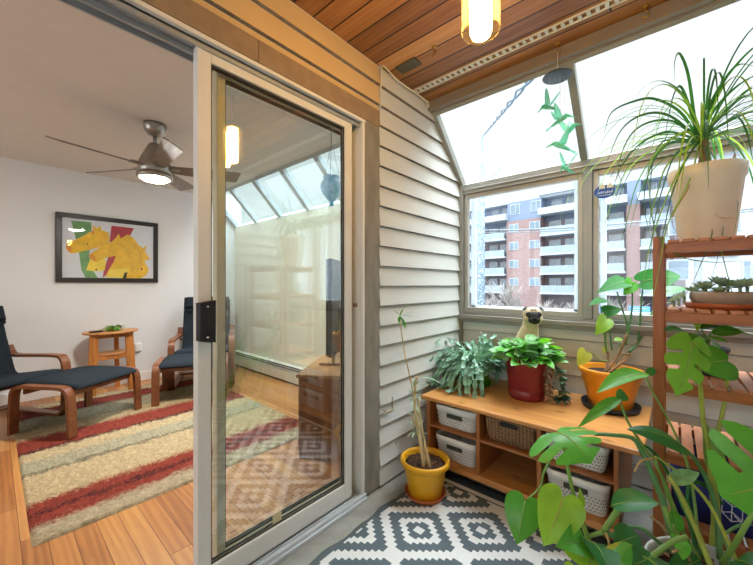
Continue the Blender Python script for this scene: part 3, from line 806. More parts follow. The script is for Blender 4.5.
tr = gs.new('ShaderNodeBsdfTransparent'); tr.inputs[0].default_value = (.98, .95, .82, 1); tl = gs.new('ShaderNodeBsdfTranslucent'); tl.inputs[0].default_value = (.9, .82, .55, 1)
gl = gs.new('ShaderNodeBsdfGlossy'); gl.inputs['Roughness'].default_value = .05
m1 = gs.new('ShaderNodeMixShader'); m1.inputs[0].default_value = .05; m2 = gs.new('ShaderNodeMixShader'); m2.inputs[0].default_value = .05
gs.link(tr.outputs[0], m1.inputs[1]); gs.link(tl.outputs[0], m1.inputs[2]); gs.link(m1.outputs[0], m2.inputs[1]); gs.link(gl.outputs[0], m2.inputs[2]); gs.link(m2.outputs[0], gs.out.inputs[0])
m.build('glass_shade', gs.m, pd)
m = MB(); m.lathe([(.034, 2.205), (.034, 2.00), (.028, 1.985), (0, 1.98)], 28, (PX, PY, 0)); m.build('glow_tube', emit('pendant glow', '#ffc76e', 75), pd)
# ================================================================== balcony: patterned rug
def diamond_material():
    t = NT('grey and white diamond weave'); tc = t.new('ShaderNodeTexCoord')
    sx = t.new('ShaderNodeSeparateXYZ'); t.link(tc.outputs['Object'], sx.inputs[0])
    x, y = sx.outputs[0], sx.outputs[1]
    nx, ny, hx, hy = 10, 10, .225, .196
    qx, qy = hx / nx, hy / ny
    def cell(v, q, h):
        s = t.math('MULTIPLY', t.math('ADD', t.math('FLOOR', t.math('DIVIDE', v, q)), .5), q)   # stepped
        return s
    def tri(v, h):                                       # triangle wave 0..1 with period 2h
        a = t.math('DIVIDE', v, 2 * h); f = t.math('FRACT', a)
        return t.math('SUBTRACT', 1.0, t.math('ABSOLUTE', t.math('SUBTRACT', t.math('MULTIPLY', f, 2.0), 1.0)))
    a = tri(cell(x, qx, hx), hx); b = tri(cell(y, qy, hy), hy)
    # diamond distance: 0 at cell centre, 1 at the lattice border
    sm = t.math('ADD', a, b); d = t.math('MINIMUM', sm, t.math('SUBTRACT', 2.0, sm))
    W, G = srgb('#dcddda'), srgb('#5c686e')
    col = t.ramp(d, [(0, W), (.13, G), (.36, W), (.57, G), (.83, W)], 'CONSTANT')
    # plain dark hem and one pale stripe along the end under the bench
    hem = t.ramp(t.math('DIVIDE', y, 2.2), [(0, (0, 0, 0, 1)), ((1.762 + .9) / 2.2 if False else .5, (0, 0, 0, 1))], 'CONSTANT')
    wy = t.math('GREATER_THAN', y, YH0); wl = t.math('MULTIPLY', t.math('GREATER_THAN', y, YH1), t.math('LESS_THAN', y, YH2))
    col = t.mix(wy, col, srgb('#4a5155')); col = t.mix(wl, col, W)
    ex = t.math('LESS_THAN', x, -.212); col = t.mix(ex, col, srgb('#616a6c'))
    n = t.noise(t.coords(), 260, 2); n2 = t.noise(t.coords(), 5, 3)
    col = t.mix(.12, col, t.ramp(n, [(.3, (.3, .3, .3, 1)), (.7, (1, 1, 1, 1))]), 'MULTIPLY')
    t.base(col); t.set(.8, 0, .2); t.bump(n, .3, .003)
    return t.m
RX, RY = .377, 1.345                                     # a diamond centre is the rug's origin
YH0, YH1, YH2 = .425, .434, .466
br = thing('diamond_rug', (RX, RY, 0), 'flat grey and white diamond patterned rug on the balcony floor', 'rug')
m = MB(); rows = []; rr = random.Random(9)
xe = [.142 + .008 * math.sin(j * .55) + .006 * math.sin(j * 1.31 + 1) for j in range(200)]
ys = [-1.25 + j * .04 for j in range(80)]; ys = [y for y in ys if y < 1.89] + [1.89]
for j, y in enumerate(ys):
    e = xe[j] + (.05 * max(0, (y - 1.55)) if y > 1.55 else 0)
    row = []
    for i in range(26):
        x = e + (2.18 - e) * (i / 25)
        z = .005 + (.004 * (1 + math.sin(y * 11 + 1)) * math.exp(-(x - e) * 14))
        row.append(V((x, y, z)))
    rows.append(row)
m.strip(rows); m.build('weave', diamond_material(), br, solid=.004)

# ------------------------------------------------------------------ bench with cubbies
M['pine'] = wood('honey pine', '#d29856', '#ac7038', 0, .3, .8, knots=True, spec=.5)
M['pine_side'] = wood('honey pine upright', '#ad6f3b', '#874f27', 2, .4)
M['pine_dark'] = wood('pine inside', '#a3683a', '#7c4825', 0, .45)
K = .951
class BB(MB):
    def box(s, x0, x1, y0, y1, z0, z1, mi=0):
        f = lambda x: CAMX + K * (x - CAMX); g = lambda z: max(.0, CAMZ + K * (z - CAMZ)) if z > -.5 else .0
        return MB.box(s, f(x0), f(x1), K * y0, K * y1, g(z0), g(z1), mi)
bx0, bx1, byf, byb = .075, 1.104, 1.88, 2.55
bench = thing('cubby_bench', (.6, 2.16, 0), 'low pine bench with open cubbies under the window, topped with potted plants', 'bench')
m = BB(); m.box(.048, 1.196, 1.85, 2.565, .434, .458); m.build('bench_top', M['pine'], bench, bevel=.006, seg=3)
cols = [(bx0, .100), (.416, .438), (.751, .773), (1.083, bx1)]
for k, (a, b) in enumerate(cols):
    m = BB(); m.box(a, b, byf, byb, (.0 if k in (0, 3) and False else .028), .434); m.build('upright_panel', M['pine_side'], bench, bevel=.003)
for a, b in (((.100), .416), (.438, .751), (.773, 1.083)):
    m = BB(); m.box(a, b, byf + .006, byb, .255, .272); m.build('shelf', M['pine_dark'], bench, bevel=.002)
m = BB(); m.box(bx0, bx1, byf - .008, byb, .028, .062); m.build('bottom_board', M['pine'], bench, bevel=.004)
m = BB(); m.box(bx0 + .02, bx1 - .02, byb - .012, byb, .064, .434); m.build('back_panel', M['pine_dark'], bench)
for x in (.12, 1.03):
    for y in (1.97, 2.46):
        m = BB(); m.box(x, x + .05, y, y + .05, -.9, .028); m.build('foot', M['pine_side'], bench)

# ------------------------------------------------------------------ baskets
M['basket_white'] = mat('white perforated plastic', '#ebeae4', .5, var=.02)
M['hole'] = mat('basket hole shadow', '#77756d', .8)
def perforated(name, base, hole, fy):
    """small dark holes on a staggered grid in the upper-middle band of each side"""
    t = NT(name); tc = t.new('ShaderNodeTexCoord'); sx = t.new('ShaderNodeSeparateXYZ'); t.link(tc.outputs['Object'], sx.inputs[0])
    u = t.math('ADD', sx.outputs[0], sx.outputs[1]); v = sx.outputs[2]; p = .0155
    row = t.math('FLOOR', t.math('DIVIDE', v, p)); sh = t.math('MULTIPLY', t.math('FRACT', t.math('MULTIPLY', row, .5)), p)
    fu = t.math('SUBTRACT', t.math('FRACT', t.math('DIVIDE', t.math('ADD', u, sh), p)), .5)
    fv = t.math('SUBTRACT', t.math('FRACT', t.math('DIVIDE', v, p)), .5)
    r = t.math('SQRT', t.math('ADD', t.math('MULTIPLY', fu, fu), t.math('MULTIPLY', fv, fv)))
    msk = t.math('MULTIPLY', t.math('LESS_THAN', r, .22), t.math('MULTIPLY', t.math('GREATER_THAN', v, .018), t.math('LESS_THAN', v, fy)))
    t.base(t.mix(msk, srgb(base), srgb(hole))); t.set(.5, 0, .4)
    return t.m
M['perf'] = perforated('white perforated basket plastic', '#ebeae4', '#6d6b64', .088)
def rrect(x0, x1, y0, y1, r, z, n=5):
    out = []
    for cx, cy, a0 in ((x1 - r, y1 - r, 0), (x0 + r, y1 - r, 90), (x0 + r, y0 + r, 180), (x1 - r, y0 + r, 270)):
        for k in range(n + 1):
            a = math.radians(a0 + 90 * k / n); out.append(V((cx + r * math.cos(a), cy + r * math.sin(a), z)))
    return out
def loft(mb, loops, mi=0, cap0=True, cap1=False, smooth=True):
    n = len(loops[0]); vs = [p for l in loops for p in l]; fs = []
    for i in range(len(loops) - 1):
        for j in range(n): fs.append((i * n + j, i * n + (j + 1) % n, (i + 1) * n + (j + 1) % n, (i + 1) * n + j))
    if cap0: fs.append(tuple(range(n))[::-1])
    if cap1: fs.append(tuple((len(loops) - 1) * n + j for j in range(n)))
    mb.add(vs, fs, mi, smooth)
def basket(x0, x1, yf, z, h, label, depth=.36):
    x0, x1, yf, z, h = CAMX + K * (x0 - CAMX), CAMX + K * (x1 - CAMX), K * yf, CAMZ + K * (z - CAMZ), K * h
    t = thing('storage_basket', ((x0 + x1) / 2, yf + depth / 2, z), label, 'basket', 'white perforated baskets in the bench')
    x0, x1 = x0 - WORLD[t.name].x, x1 - WORLD[t.name].x; y0, y1 = -depth / 2, depth / 2
    m = MB(); L = []; i_ = .022
    L.append(rrect(x0 + i_, x1 - i_, y0 + i_, y1 - i_, .03, 0)); L.append(rrect(x0 + .012, x1 - .012, y0 + .012, y1 - .012, .034, .015))
    L.append(rrect(x0 + .004, x1 - .004, y0 + .004, y1 - .004, .036, h - .034))
    L.append(rrect(x0, x1, y0, y1, .038, h - .033)); L.append(rrect(x0, x1, y0, y1, .038, h))
    L.append(rrect(x0 + .006, x1 - .006, y0 + .006, y1 - .006, .034, h)); L.append(rrect(x0 + .012, x1 - .012, y0 + .012, y1 - .012, .032, h - .03)); L.append(rrect(x0 + .026, x1 - .026, y0 + .026, y1 - .026, .028, .006))
    loft(m, L, 0, True, True); m.build('basket_body', M['perf'], t, local=True)
    m = MB(); xm = (x0 + x1) / 2; yy = y0 + .0035
    m.prism([V((xm - .05, yy, h - .066)), V((xm + .05, yy, h - .066)), V((xm + .05, yy, h - .042)), V((xm - .05, yy, h - .042))], (0, -.002, 0), (0, .012, 0))
    m.build('handle_slot', M['bronze_dark'], t, local=True)
    return t
basket(.118, .405, 1.90, .2725, .135, 'white perforated basket on the upper cubby shelf next to the corner wall')
basket(.118, .405, 1.90, .0625, .150, 'white perforated basket on the bottom board near the yellow floor pot')
basket(.785, 1.060, 1.90, .2725, .135, 'white perforated basket on the upper cubby shelf behind the split monstera leaf')
basket(.785, 1.065, 1.90, .0625, .165, 'white perforated basket on the bottom board, taller one at the plant shelf end')
def wicker():
    t = NT('dark wicker'); vec = t.coords()
    w = t.new('ShaderNodeTexWave'); w.wave_type = 'BANDS'; w.bands_direction = 'Z'; w.inputs['Scale'].default_value = 26; w.inputs['Distortion'].default_value = 1.2; w.inputs['Detail'].default_value = 2; w.inputs['Detail Scale'].default_value = 12; t.link(vec, w.inputs['Vector'])
    w2 = t.new('ShaderNodeTexWave'); w2.bands_direction = 'X'; w2.inputs['Scale'].default_value = 17; w2.inputs['Distortion'].default_value = 1.0; t.link(vec, w2.inputs['Vector'])
    f = t.math('MULTIPLY', t.math('ADD', w.outputs['Fac'], .25), t.math('ADD', w2.outputs['Fac'], .35))
    t.base(t.ramp(f, [(.1, srgb('#4a3526')), (.5, srgb('#8a6648')), (1, srgb('#b08a62'))])); t.set(.7, 0, .3); t.bump(f, .8, .006)
    return t.m
wb = thing('wicker_basket', (CAMX + K * (.595 - CAMX), K * 2.08, CAMZ + K * (.2725 - CAMZ)), 'brown woven wicker basket with a dark handle hole in the middle cubby', 'basket')
m = MB(); x0, x1, y0, y1 = -.138, .138, -.162, .162; h = .135
L = [rrect(x0 + .018, x1 - .018, y0 + .018, y1 - .018, .02, 0), rrect(x0 + .012, x1 - .012, y0 + .01, y1 - .01, .024, .02), rrect(x0, x1, y0, y1, .026, h - .012), rrect(x0 - .003, x1 + .003, y0 - .003, y1 + .003, .028, h), rrect(x0 + .012, x1 - .012, y0 + .012, y1 - .012, .02, h), rrect(x0 + .03, x1 - .03, y0 + .03, y1 - .03, .02, .01)]
loft(m, L, 0, True, True); m.build('basket_body', wicker(), wb, local=True)
m = MB(); m.prism([V((x + dx, y0 - .001, z)) for x, dx, z in ((-.045, 0, .098), (.045, 0, .098), (.052, 0, .112), (.04, 0, .122), (-.04, 0, .122), (-.052, 0, .112))], (0, 0, 0), (0, .015, 0)); m.build('handle_hole', M['black'], wb, local=True)

# ------------------------------------------------------------------ slatted plant shelf
M['shelf_wood'] = wood('reddish stained shelf wood', '#a9642f', '#7b431f', 2, .4)
M['shelf_rail'] = wood('reddish stained rail', '#ac6832', '#804621', 0, .4)
M['slat'] = wood('reddish slat', '#bd8058', '#93583a', 1, .45)
sx0, sx1, syf, syb = 1.228, 1.86, 1.72, 2.10
sh = thing('slatted_plant_shelf', ((sx0 + sx1) / 2, 1.91, 0), 'reddish wooden slatted plant shelf standing at the end of the bench', 'plant shelf')
levels = [.272, .540, .812, 1.085, 1.352]
for x in (sx0, sx1 - .036):
    for y in (syf, syb - .036):
        m = MB(); m.box(x, x + .036, y, y + .036, .0, 1.368); m.build('post', M['shelf_wood'], sh, bevel=.003)
for i, z in enumerate(levels):
    for y in (syf + .004, syb - .028):
        m = MB(); m.box(sx0 + .036, sx1 - .036, y, y + .022, z - .050, z - .012); m.build('rail', M['shelf_rail'], sh, bevel=.002)
    n = 13; pitch = (sx1 - sx0 - .08) / n
    for k in range(n):
        a = sx0 + .040 + k * pitch
        m = MB(); m.box(a + .004, a + pitch - .004, syf + .002, syb - .002, z - .012, z); m.build('slat', M['slat'], sh, bevel=.002)

# ------------------------------------------------------------------ ceiling strip, plate, hooks, cable
M['strip_white'] = mat('dull white vent paint', '#c4c2b6', .5)
st = thing('ceiling_vent_strip', (1.1, 1.835, Z_BAL), 'long white slotted vent strip set along the cedar ceiling', 'vent')
m = MB(); m.box(.01, 2.22, 1.813, 1.817, Z_BAL - .008, Z_BAL + .0015); m.box(.01, 2.22, 1.857, 1.861, Z_BAL - .008, Z_BAL + .0015)
m.build('edge_flange', M['strip_white'], st)
m = MB(); x = .012
while x < 2.21: m.box(x, x + .016, 1.817, 1.857, Z_BAL - .006, Z_BAL + .0015); x += .036
m.build('slat_row', M['strip_white'], st)
m = MB(); m.box(.065, .205, 1.553, 1.632, Z_BAL - .006, Z_BAL + .0015)
tag(m.build('ceiling_plate', mat('dull olive metal plate', '#4f4a3a', .5, .3, var=.15), bevel=.002), 'dull dark metal plate screwed to the cedar ceiling boards near the corner', 'metal plate')
M['brass'] = mat('brass', '#b08a3e', .3, .9)
def cup_hook(x, y, label, n=1):
    t = thing('ceiling_hook', (x, y, Z_BAL), label, 'hook', 'brass ceiling hooks')
    m = MB(); m.lathe([(.012, .0015), (.012, -.004), (.004, -.006), (0, -.006)], 14); m.build('rosette', M['brass'], t, local=True)
    m = MB(); m.tube(curve([(0, 0, -.004), (0, 0, -.02), (.008, 0, -.027), (.012, 0, -.038), (.004, 0, -.048), (-.010, 0, -.044), (-.012, 0, -.034)], 4), .0025, 6); m.build('hook_wire', M['brass'], t, local=True)
cup_hook(.328, 1.56, 'brass ceiling hook nearest the dark ceiling plate')
cup_hook(.832, 1.965, 'brass ceiling hook holding the hummingbird mobile')
cup_hook(1.194, 1.972, 'brass ceiling hook farthest along the vent strip, with nothing hanging on it')
m = MB(); m.tube(curve([(.024, 1.475, 2.28), (.026, 1.478, 2.36), (.026, 1.485, 2.435), (.028, 1.51, 2.446), (.03, 1.60, 2.425), (.03, 1.72, 2.422), (.028, 1.85, 2.43), (.03, 1.97, 2.424)], 6), .0045, 6)
tag(m.build('wall_cable', mat('off-white cable', '#d8cdb0', .5)), 'thin off-white cable running along the top of the siding', 'cable')
m = MB(); P = at(386, 419, X=.03)
m.tube(curve([(.012, 1.487, .425), (.022, 1.50, .428), (.03, 1.535, .432), (.034, 1.57, .438), (.03, 1.575, .47), (.034, 1.572, .51)], 5), [.006] * 21 + [.004] * 4 + [.003], 6); m.tube(curve([(.022, 1.50, .45), (.03, 1.54, .428), (.034, 1.59, .43)], 5), .0035, 6)
tag(m.build('dried_twig', mat('dry grey twig', '#a39a86', .9, var=.2)), 'dry grey twig stuck to the siding above the concrete, beside the yellow pot', 'twig')

# ------------------------------------------------------------------ hummingbird mobile
mo = thing('hummingbird_mobile', (.832, 1.972, 2.25), 'dark disc mobile with green glass hummingbirds hanging in front of the sloped glass', 'mobile')
mx, my, mz = .832, 1.955, 2.272
m = MB(); m.lathe([(0, mz + .004), (.068, mz + .002), (.071, mz - .002), (.068, mz - .005), (0, mz - .005)], 32, (mx, my, 0)); m.build('disc', mat('dark slate disc', '#37434d', .4), mo)
m = MB(); m.tube([(mx, my + .010, Z_BAL - .048), (mx, my, mz + .003)], .0015, 5); m.build('hanger_cord', mat('clear cord', '#c8d2d0', .4), mo)
bird = NT('green glass'); bird.base(bird.ramp(bird.noise(bird.coords(), 30, 2), [(.3, srgb('#68b8a2')), (.6, srgb('#a9dfcd')), (.8, srgb('#eef8f4'))])); bird.set(.15, 0, .6)
bt = bird.new('ShaderNodeBsdfTranslucent'); bt.inputs[0].default_value = srgb('#a9e6cf'); bm = bird.new('ShaderNodeMixShader'); bm.inputs[0].default_value = .65
bird.link(bird.b.outputs[0], bm.inputs[1]); bird.link(bt.outputs[0], bm.inputs[2]); bx_ = bird.new('ShaderNodeBsdfTransparent'); bx_.inputs[0].default_value = srgb('#c9eedd'); bn = bird.new('ShaderNodeMixShader'); bn.inputs[0].default_value = .38
bird.link(bm.outputs[0], bn.inputs[1]); bird.link(bx_.outputs[0], bn.inputs[2]); bird.link(bn.outputs[0], bird.out.inputs[0])
def hummingbird(p, ang, s):
    m = MB(); R = Matrix.Rotation(ang, 3, 'Z')
    f = lambda q: V(p) + R @ (V(q) * s)
    body = [(-.030, 0, -.018), (-.018, 0, -.008), (0, 0, .003), (.014, 0, .012), (.022, 0, .018), (.028, 0, .018), (.036, 0, .015), (.056, 0, .008)]
    m.tube([f(q) for q in curve(body, 3)], [s * lerp(.004, .010, min(1, i / 9)) if i < 10 else s * lerp(.010, .0012, (i - 10) / 11) for i in range(22)], 8)
    for sg in (-1, 1):
        rows = []
        for i in range(6):
            t = i / 5; w = .026 * (1 - t) ** .5 + .003
            c = (-.004 - .022 * t, sg * (.006 + .030 * t), .010 + .052 * t)
            rows.append([f((c[0] - w / 2, c[1], c[2])), f((c[0] + w / 2, c[1], c[2]))])
        m.strip(rows)
    m.strip([[f((-.028, -.006, -.016)), f((-.028, .006, -.016))], [f((-.052, -.014, -.034)), f((-.052, .014, -.034))]])
    return m.build('hummingbird', bird.m, mo, solid=.0016)
spots = [(548, 104), (560, 117), (569, 128), (561, 143), (566, 165)]
for k, (px, py) in enumerate(spots):
    q = at(px, py, Y=my + (-.03, .0, .03, -.01, .02)[k]); hummingbird(q, (2.6, .4, -.5, 3.4, 2.2)[k], 1.25)
    m = MB(); m.tube([q + V((0, 0, .012)), V((lerp(mx, q.x, .8), lerp(my, q.y, .8), mz - .005))], .0008, 4); m.build('thread', M['white_plastic'], mo)

# ------------------------------------------------------------------ blue oval badge hanging at the window
bd = thing('window_badge', (.975, 2.455, 1.75), 'blue oval badge with two cream flames hanging against the window glass', 'badge')
bc = at(604.5, 187.5, Y=2.452)
m = MB(); n = 32
m.prism([bc + V((.053 * math.cos(2 * PI * i / n), 0, .040 * math.sin(2 * PI * i / n))) for i in range(n)], (0, -.003, 0), (0, .004, 0)); m.build('oval_plate', mat('deep blue enamel', '#24408f', .6, var=.15), bd)
m = MB()
for dx in (-.012, .027): m.prism([bc + V((dx + x * .7, 0, z * .8)) for x, z in ((-.02, .022), (.02, .022), (.022, .05), (.010, .045), (0, .07), (-.010, .045), (-.02, .052))], (0, -.0045, 0), (0, .0035, 0))
m.build('flame_mark', mat('cream enamel', '#cdbf9f', .7), bd)
m = MB()
for i in range(7):
    x = -.034 + i * .0108; hgt = (.010, .014, .013, .010, .014, .011, .012)[i]
    m.prism([bc + V((x + .004, 0, -.012)), bc + V((x + .011, 0, -.012)), bc + V((x + .012, 0, -.012 + hgt)), bc + V((x + .005, 0, -.012 + hgt))], (0, -.0045, 0), (0, -.003, 0))
m.prism([bc + V((-.03, 0, -.025)), bc + V((.03, 0, -.025)), bc + V((.03, 0, -.021)), bc + V((-.03, 0, -.021))], (0, -.0045, 0), (0, -.003, 0))
m.build('silver_lettering', mat('silver enamel', '#aeb9cc', .6), bd)
m = MB(); m.tube([bc + V((0, 0, .045)), bc + V((.0, .02, .12))], .001, 4); m.build('cord', M['white_plastic'], bd)
# ================================================================== outside
m = MB(); m.box(-120, 120, 4.5, 160, -6.2, -6); struct(m.build('ground', mat('wet grey street', '#7b7e80', .6, var=.1, scale=.5)))
FO = V((-13.5, 53.6)); FD = V((.9945, -.1045)); FN = V((-.1045, -.9945))     # facade: along, towards the street
def fac(s, z, out=0): return V((FO.x + FD.x * s + FN.x * out, FO.y + FD.y * s + FN.y * out, z))
def fs(px, py, out=0):
    """(s, z) on the facade plane"""
    a = at(px, py, D=1.0) - V((CAMX, 0, CAMZ)); o = FO + FN * out
    # CAM + a t = o + FD s
    det = a.x * -FD.y + FD.x * a.y
    t = ((o.x - CAMX) * -FD.y + FD.x * (o.y)) / det
    p = V((CAMX + a.x * t, a.y * t)); return ((p - o).dot(FD), CAMZ + a.z * t)
def fbox(m, s0, s1, z0, z1, o0, o1, mi=0): m.hexa([fac(s, z, o) for z in (z0, z1) for o in (o0, o1) for s in (s0, s1)], mi)
S = lambda px: fs(px, 260)[0]
zs0 = fs(560, 230)[1]                                   # top balcony slab level
FLH = (zs0 - fs(560, 289.5)[1]) / 3
bld = thing('apartment_building', (FO.x, FO.y, -6), 'brick apartment block with white balconies and a grey top floor across the street', 'building')
def brick(name):
    t = NT(name); b = t.new('ShaderNodeTexBrick'); t.link(t.coords((1, 1, 1), (PI / 2, 0, 0)), b.inputs['Vector'])
    b.inputs['Scale'].default_value = 4; b.inputs['Color1'].default_value = srgb('#7c6866'); b.inputs['Color2'].default_value = srgb('#725e5c'); b.inputs['Mortar'].default_value = srgb('#7d6c6b')
    t.base(b.outputs['Color']); t.set(.9, 0, .1); return t.m
M['brick'] = brick('pale red brick'); M['cladding'] = mat('grey blue cladding', '#5e6b80', .7, var=.05, scale=2)
M['white_render'] = mat('white balcony render', '#8f979f', .7, var=.03, scale=1); M['out_glass'] = mat('distant window glass', '#4c606f', .15, var=.25, scale=.6, spec=.8)
M['railing'] = mat('pale glass railing', '#76838c', .3, var=.08, scale=1); M['recess'] = mat('balcony recess wall', '#5f585c', .8, var=.12, scale=.8)
zroof = fs(545, 190)[1]; ztop4 = zs0 + FLH * .72
s_l, s_r = S(455), S(672)
DEP = 14
m = MB(); fbox(m, s_l, s_r, -6, zs0 + FLH * .78, -DEP, -1.6); m.build('recessed_wall', M['recess'], bld)
m = MB(); fbox(m, s_l + .5, s_r, zs0 + FLH * .78, zroof - .3, -DEP, -2.2); m.build('top_storey', M['cladding'], bld)
m = MB(); fbox(m, s_l, s_r, zroof - .35, zroof, -DEP, -.6); fbox(m, S(538), S(588), zroof, zroof + .35, -DEP, -.2); m.build('roof', M['white_render'], bld)
brk = [(S(506.5), S(540.5)), (S(626.5), S(640))]
for a, b in brk:
    m = MB(); fbox(m, a, b, -6, zs0 + FLH * .98, -1.6, 0); m.build('brick_bay', M['brick'], bld)
a, b = brk[0]; m = MB(); fbox(m, a, b, zs0 + FLH * .98, zroof - .3, -2.2, -.3); m.build('grey_bay', M['cladding'], bld)
a, b = brk[1]; m = MB(); fbox(m, a, b, zs0 + FLH * .98, zroof - .3, -2.2, -.3); m.build('grey_bay', M['cladding'], bld)
def window(s0, s1, z0, z1, o):
    m = MB(); fbox(m, s0, s1, z0, z1, o - .05, o + .06); w = m.build('window_frame', M['white_render'], bld)
    f = .09; sm = s0 + (s1 - s0) * .55; p = MB(); fbox(p, s0 + f, sm - f / 2, z0 + f, z1 - f, o + .05, o + .08); fbox(p, sm + f / 2, s1 - f, z0 + f, z1 - f, o + .05, o + .08); p.build('pane', M['out_glass'], w)
bays = [(S(458), S(481)), (S(482.5), S(506)), (S(541), S(577)), (S(580), S(626)), (S(640.5), S(671))]
for k in range(4):
    z = zs0 - k * FLH
    for a, b in ((509.2, 518.5), (529.3, 540)):
        window(S(a), S(b), z + FLH * .38, z + FLH * .90 - .25, .0)
    for i, (a, b) in enumerate(bays):
        m = MB(); fbox(m, a, b, z - .12, z + .16, -1.6, .55); sl_ = m.build('balcony_slab', M['white_render'], bld)
        m = MB(); fbox(m, a + .1, b - .1, z + .16, z + 1.15, .45, .50); m.build('balcony_railing', M['railing'], sl_)
        w = (b - a); window(a + w * .12, a + w * .46, z + .18, z + FLH * .8, -1.58); window(a + w * .58, a + w * .9, z + .18, z + FLH * .8, -1.58)
zt = zs0 + FLH * 1.12
for i, (a, b) in enumerate(bays):
    m = MB(); fbox(m, a - .2, b + .2, zt - .1, zt + .85, -1.6, .7); m.build('balcony_parapet', M['white_render'], bld)
    w = b - a; window(a + w * .15, a + w * .45, zt + .3, zt + FLH * .85, -2.2); window(a + w * .6, a + w * .88, zt + .3, zt + FLH * .85, -2.2)
for a, b in ((509.5, 519), (530, 540)): window(S(a), S(b), zt + .65, zt + FLH * .8, -.3)

b2 = thing('pale_building', (14, 40, -6), 'pale white building with small windows seen through the plant shelf', 'building')
m = MB(); m.box(3.0, 110, 36, 50, -6, 11.2); m.build('wall', mat('white render wall', '#8f969d', .8, var=.04, scale=.5), b2)
def bwin(px0, py0, px1, py1):
    p, q = at(px0, py0, Y=36), at(px1, py1, Y=36)
    m = MB(); m.box(p.x, q.x, 35.9, 36.05, q.z, p.z); w = m.build('window_frame', M['white_render'], b2); m = MB(); m.box(p.x + .1, q.x - .1, 35.86, 35.95, q.z + .1, p.z - .1); m.build('pane', M['out_glass'], w)
for r in ((667, 256, 690, 276), (708, 242, 738, 252), (690, 318, 715, 326), (742, 256, 752, 276), (668, 214, 690, 230), (716, 210, 742, 226)): bwin(*r)
m = MB(); m.box(3, 110, 35.7, 36, 10.9, 11.4); m.build('roof', M['white_render'], b2)

# utility pole, wires
pq = at(481, 131, Y=14)
po = thing('utility_pole', (pq.x, 14, -6), 'speckled grey utility pole outside the corner window', 'utility pole')
def speckle():
    t = NT('speckled weathered pole'); t.base(t.ramp(t.noise(t.coords(), 14, 3, .7), [(.42, srgb('#4c5c69')), (.52, srgb('#74838e')), (.6, srgb('#a3afb6'))], 'CONSTANT')); t.set(.8); return t.m
m = MB(); m.tube([(pq.x, 14, -6), (pq.x, 14, pq.z)], [.19, .15], 14); m.build('shaft', speckle(), po)
k = at(497, 165, Y=14)
m = MB(); m.tube(curve([(pq.x + .1, 14, k.z - .35), (k.x - .2, 14, k.z - .25), (k.x + .1, 14, k.z), (k.x + .05, 14, k.z + .35), (k.x - .25, 14, k.z + .30)], 5), .03, 6); m.build('arm', mat('pale steel', '#8d989f', .6, .2), po)
a, b = V((pq.x + .1, 13.9, pq.z - .15)), at(533, 70, Y=4.2)
wi = thing('service_cable', tuple(b), 'twisted grey service cable running from the pole up over the glass roof', 'cable')
m = MB()
for ph in (0, PI):
    pts = []
    for i in range(61):
        t = i / 60; p = a.lerp(b, t); r = .012 + .03 * t
        pts.append(p + V((math.cos(t * 34 + ph) * r, 0, math.sin(t * 34 + ph) * r)))
    m.tube(pts, [.012 + .006 * t / 60 for t in range(61)], 5)
m.build('strand', mat('grey cable sheath', '#4f6272', .6), wi)
m = MB()
for y0, y1, w in ((221, 212.5, .05), (223.5, 215, .03)):
    p, q = at(440, y0 + 4, Y=26), at(760, y1 - 9, Y=26)
    m2 = MB(); m2.tube([p.lerp(q, i / 12) - V((0, 0, .5 * (1 - (i / 6 - 1) ** 2))) for i in range(13)], w, 6)
    tag(m2.build('overhead_wire', mat('dark wire', '#5a646c', .6)), 'thick overhead wire crossing in front of the apartment block' if w > .04 else 'thin overhead wire hung just below the thick one', 'wire')
# bare street trees
M['bark'] = mat('bare grey bark', '#87837f', .9, var=.15)
def bare_tree(x, y, h, seed, label):
    t = thing('bare_tree', (x, y, -6), label, 'tree', 'bare trees along the street'); rr = random.Random(seed); m = MB(); b = MB()
    def grow(mb, p, d, L, r, lev):
        q = p + d * L; mb.tube([p, q], [r * 1.5, r * 1.1], 4, cap=False)
        if lev == 0: return
        for i in range(4 if lev > 1 else 5):
            dd = (d + V((rr.uniform(-1, 1), rr.uniform(-1, 1), rr.uniform(-.1, .7))) * .75).normalized()
            grow(b, p.lerp(q, rr.uniform(.55, 1)), dd, L * rr.uniform(.55, .8), r * .6, lev - 1)
    grow(m, V((x, y, -6)), V((0, 0, 1)), h * .36, .11, 4); m.build('trunk', M['bark'], t); b.build('branches', M['bark'], t)
for i, (px, y, h, lab) in enumerate(((488, 34, 7.4, 'small bare tree against the block, nearest the pole'), (515, 36, 8.6, 'tall bare tree below the brick bay with paired windows'), (540, 33, 7.4, 'small bare tree below the balconies above the pug'), (566, 35, 7.2, 'small bare tree beside the window mullion'), (606, 34, 7.6, 'bare tree behind the heart-leaved plant'), (636, 30, 7.0, 'bare tree behind the blue hoarding board'))):
    q = at(px, 290, Y=y); bare_tree(q.x, y, h, 40 + i, lab)
hd_ = mat('clipped dull hedge', '#7f857c', .9, var=.3, scale=2.5)
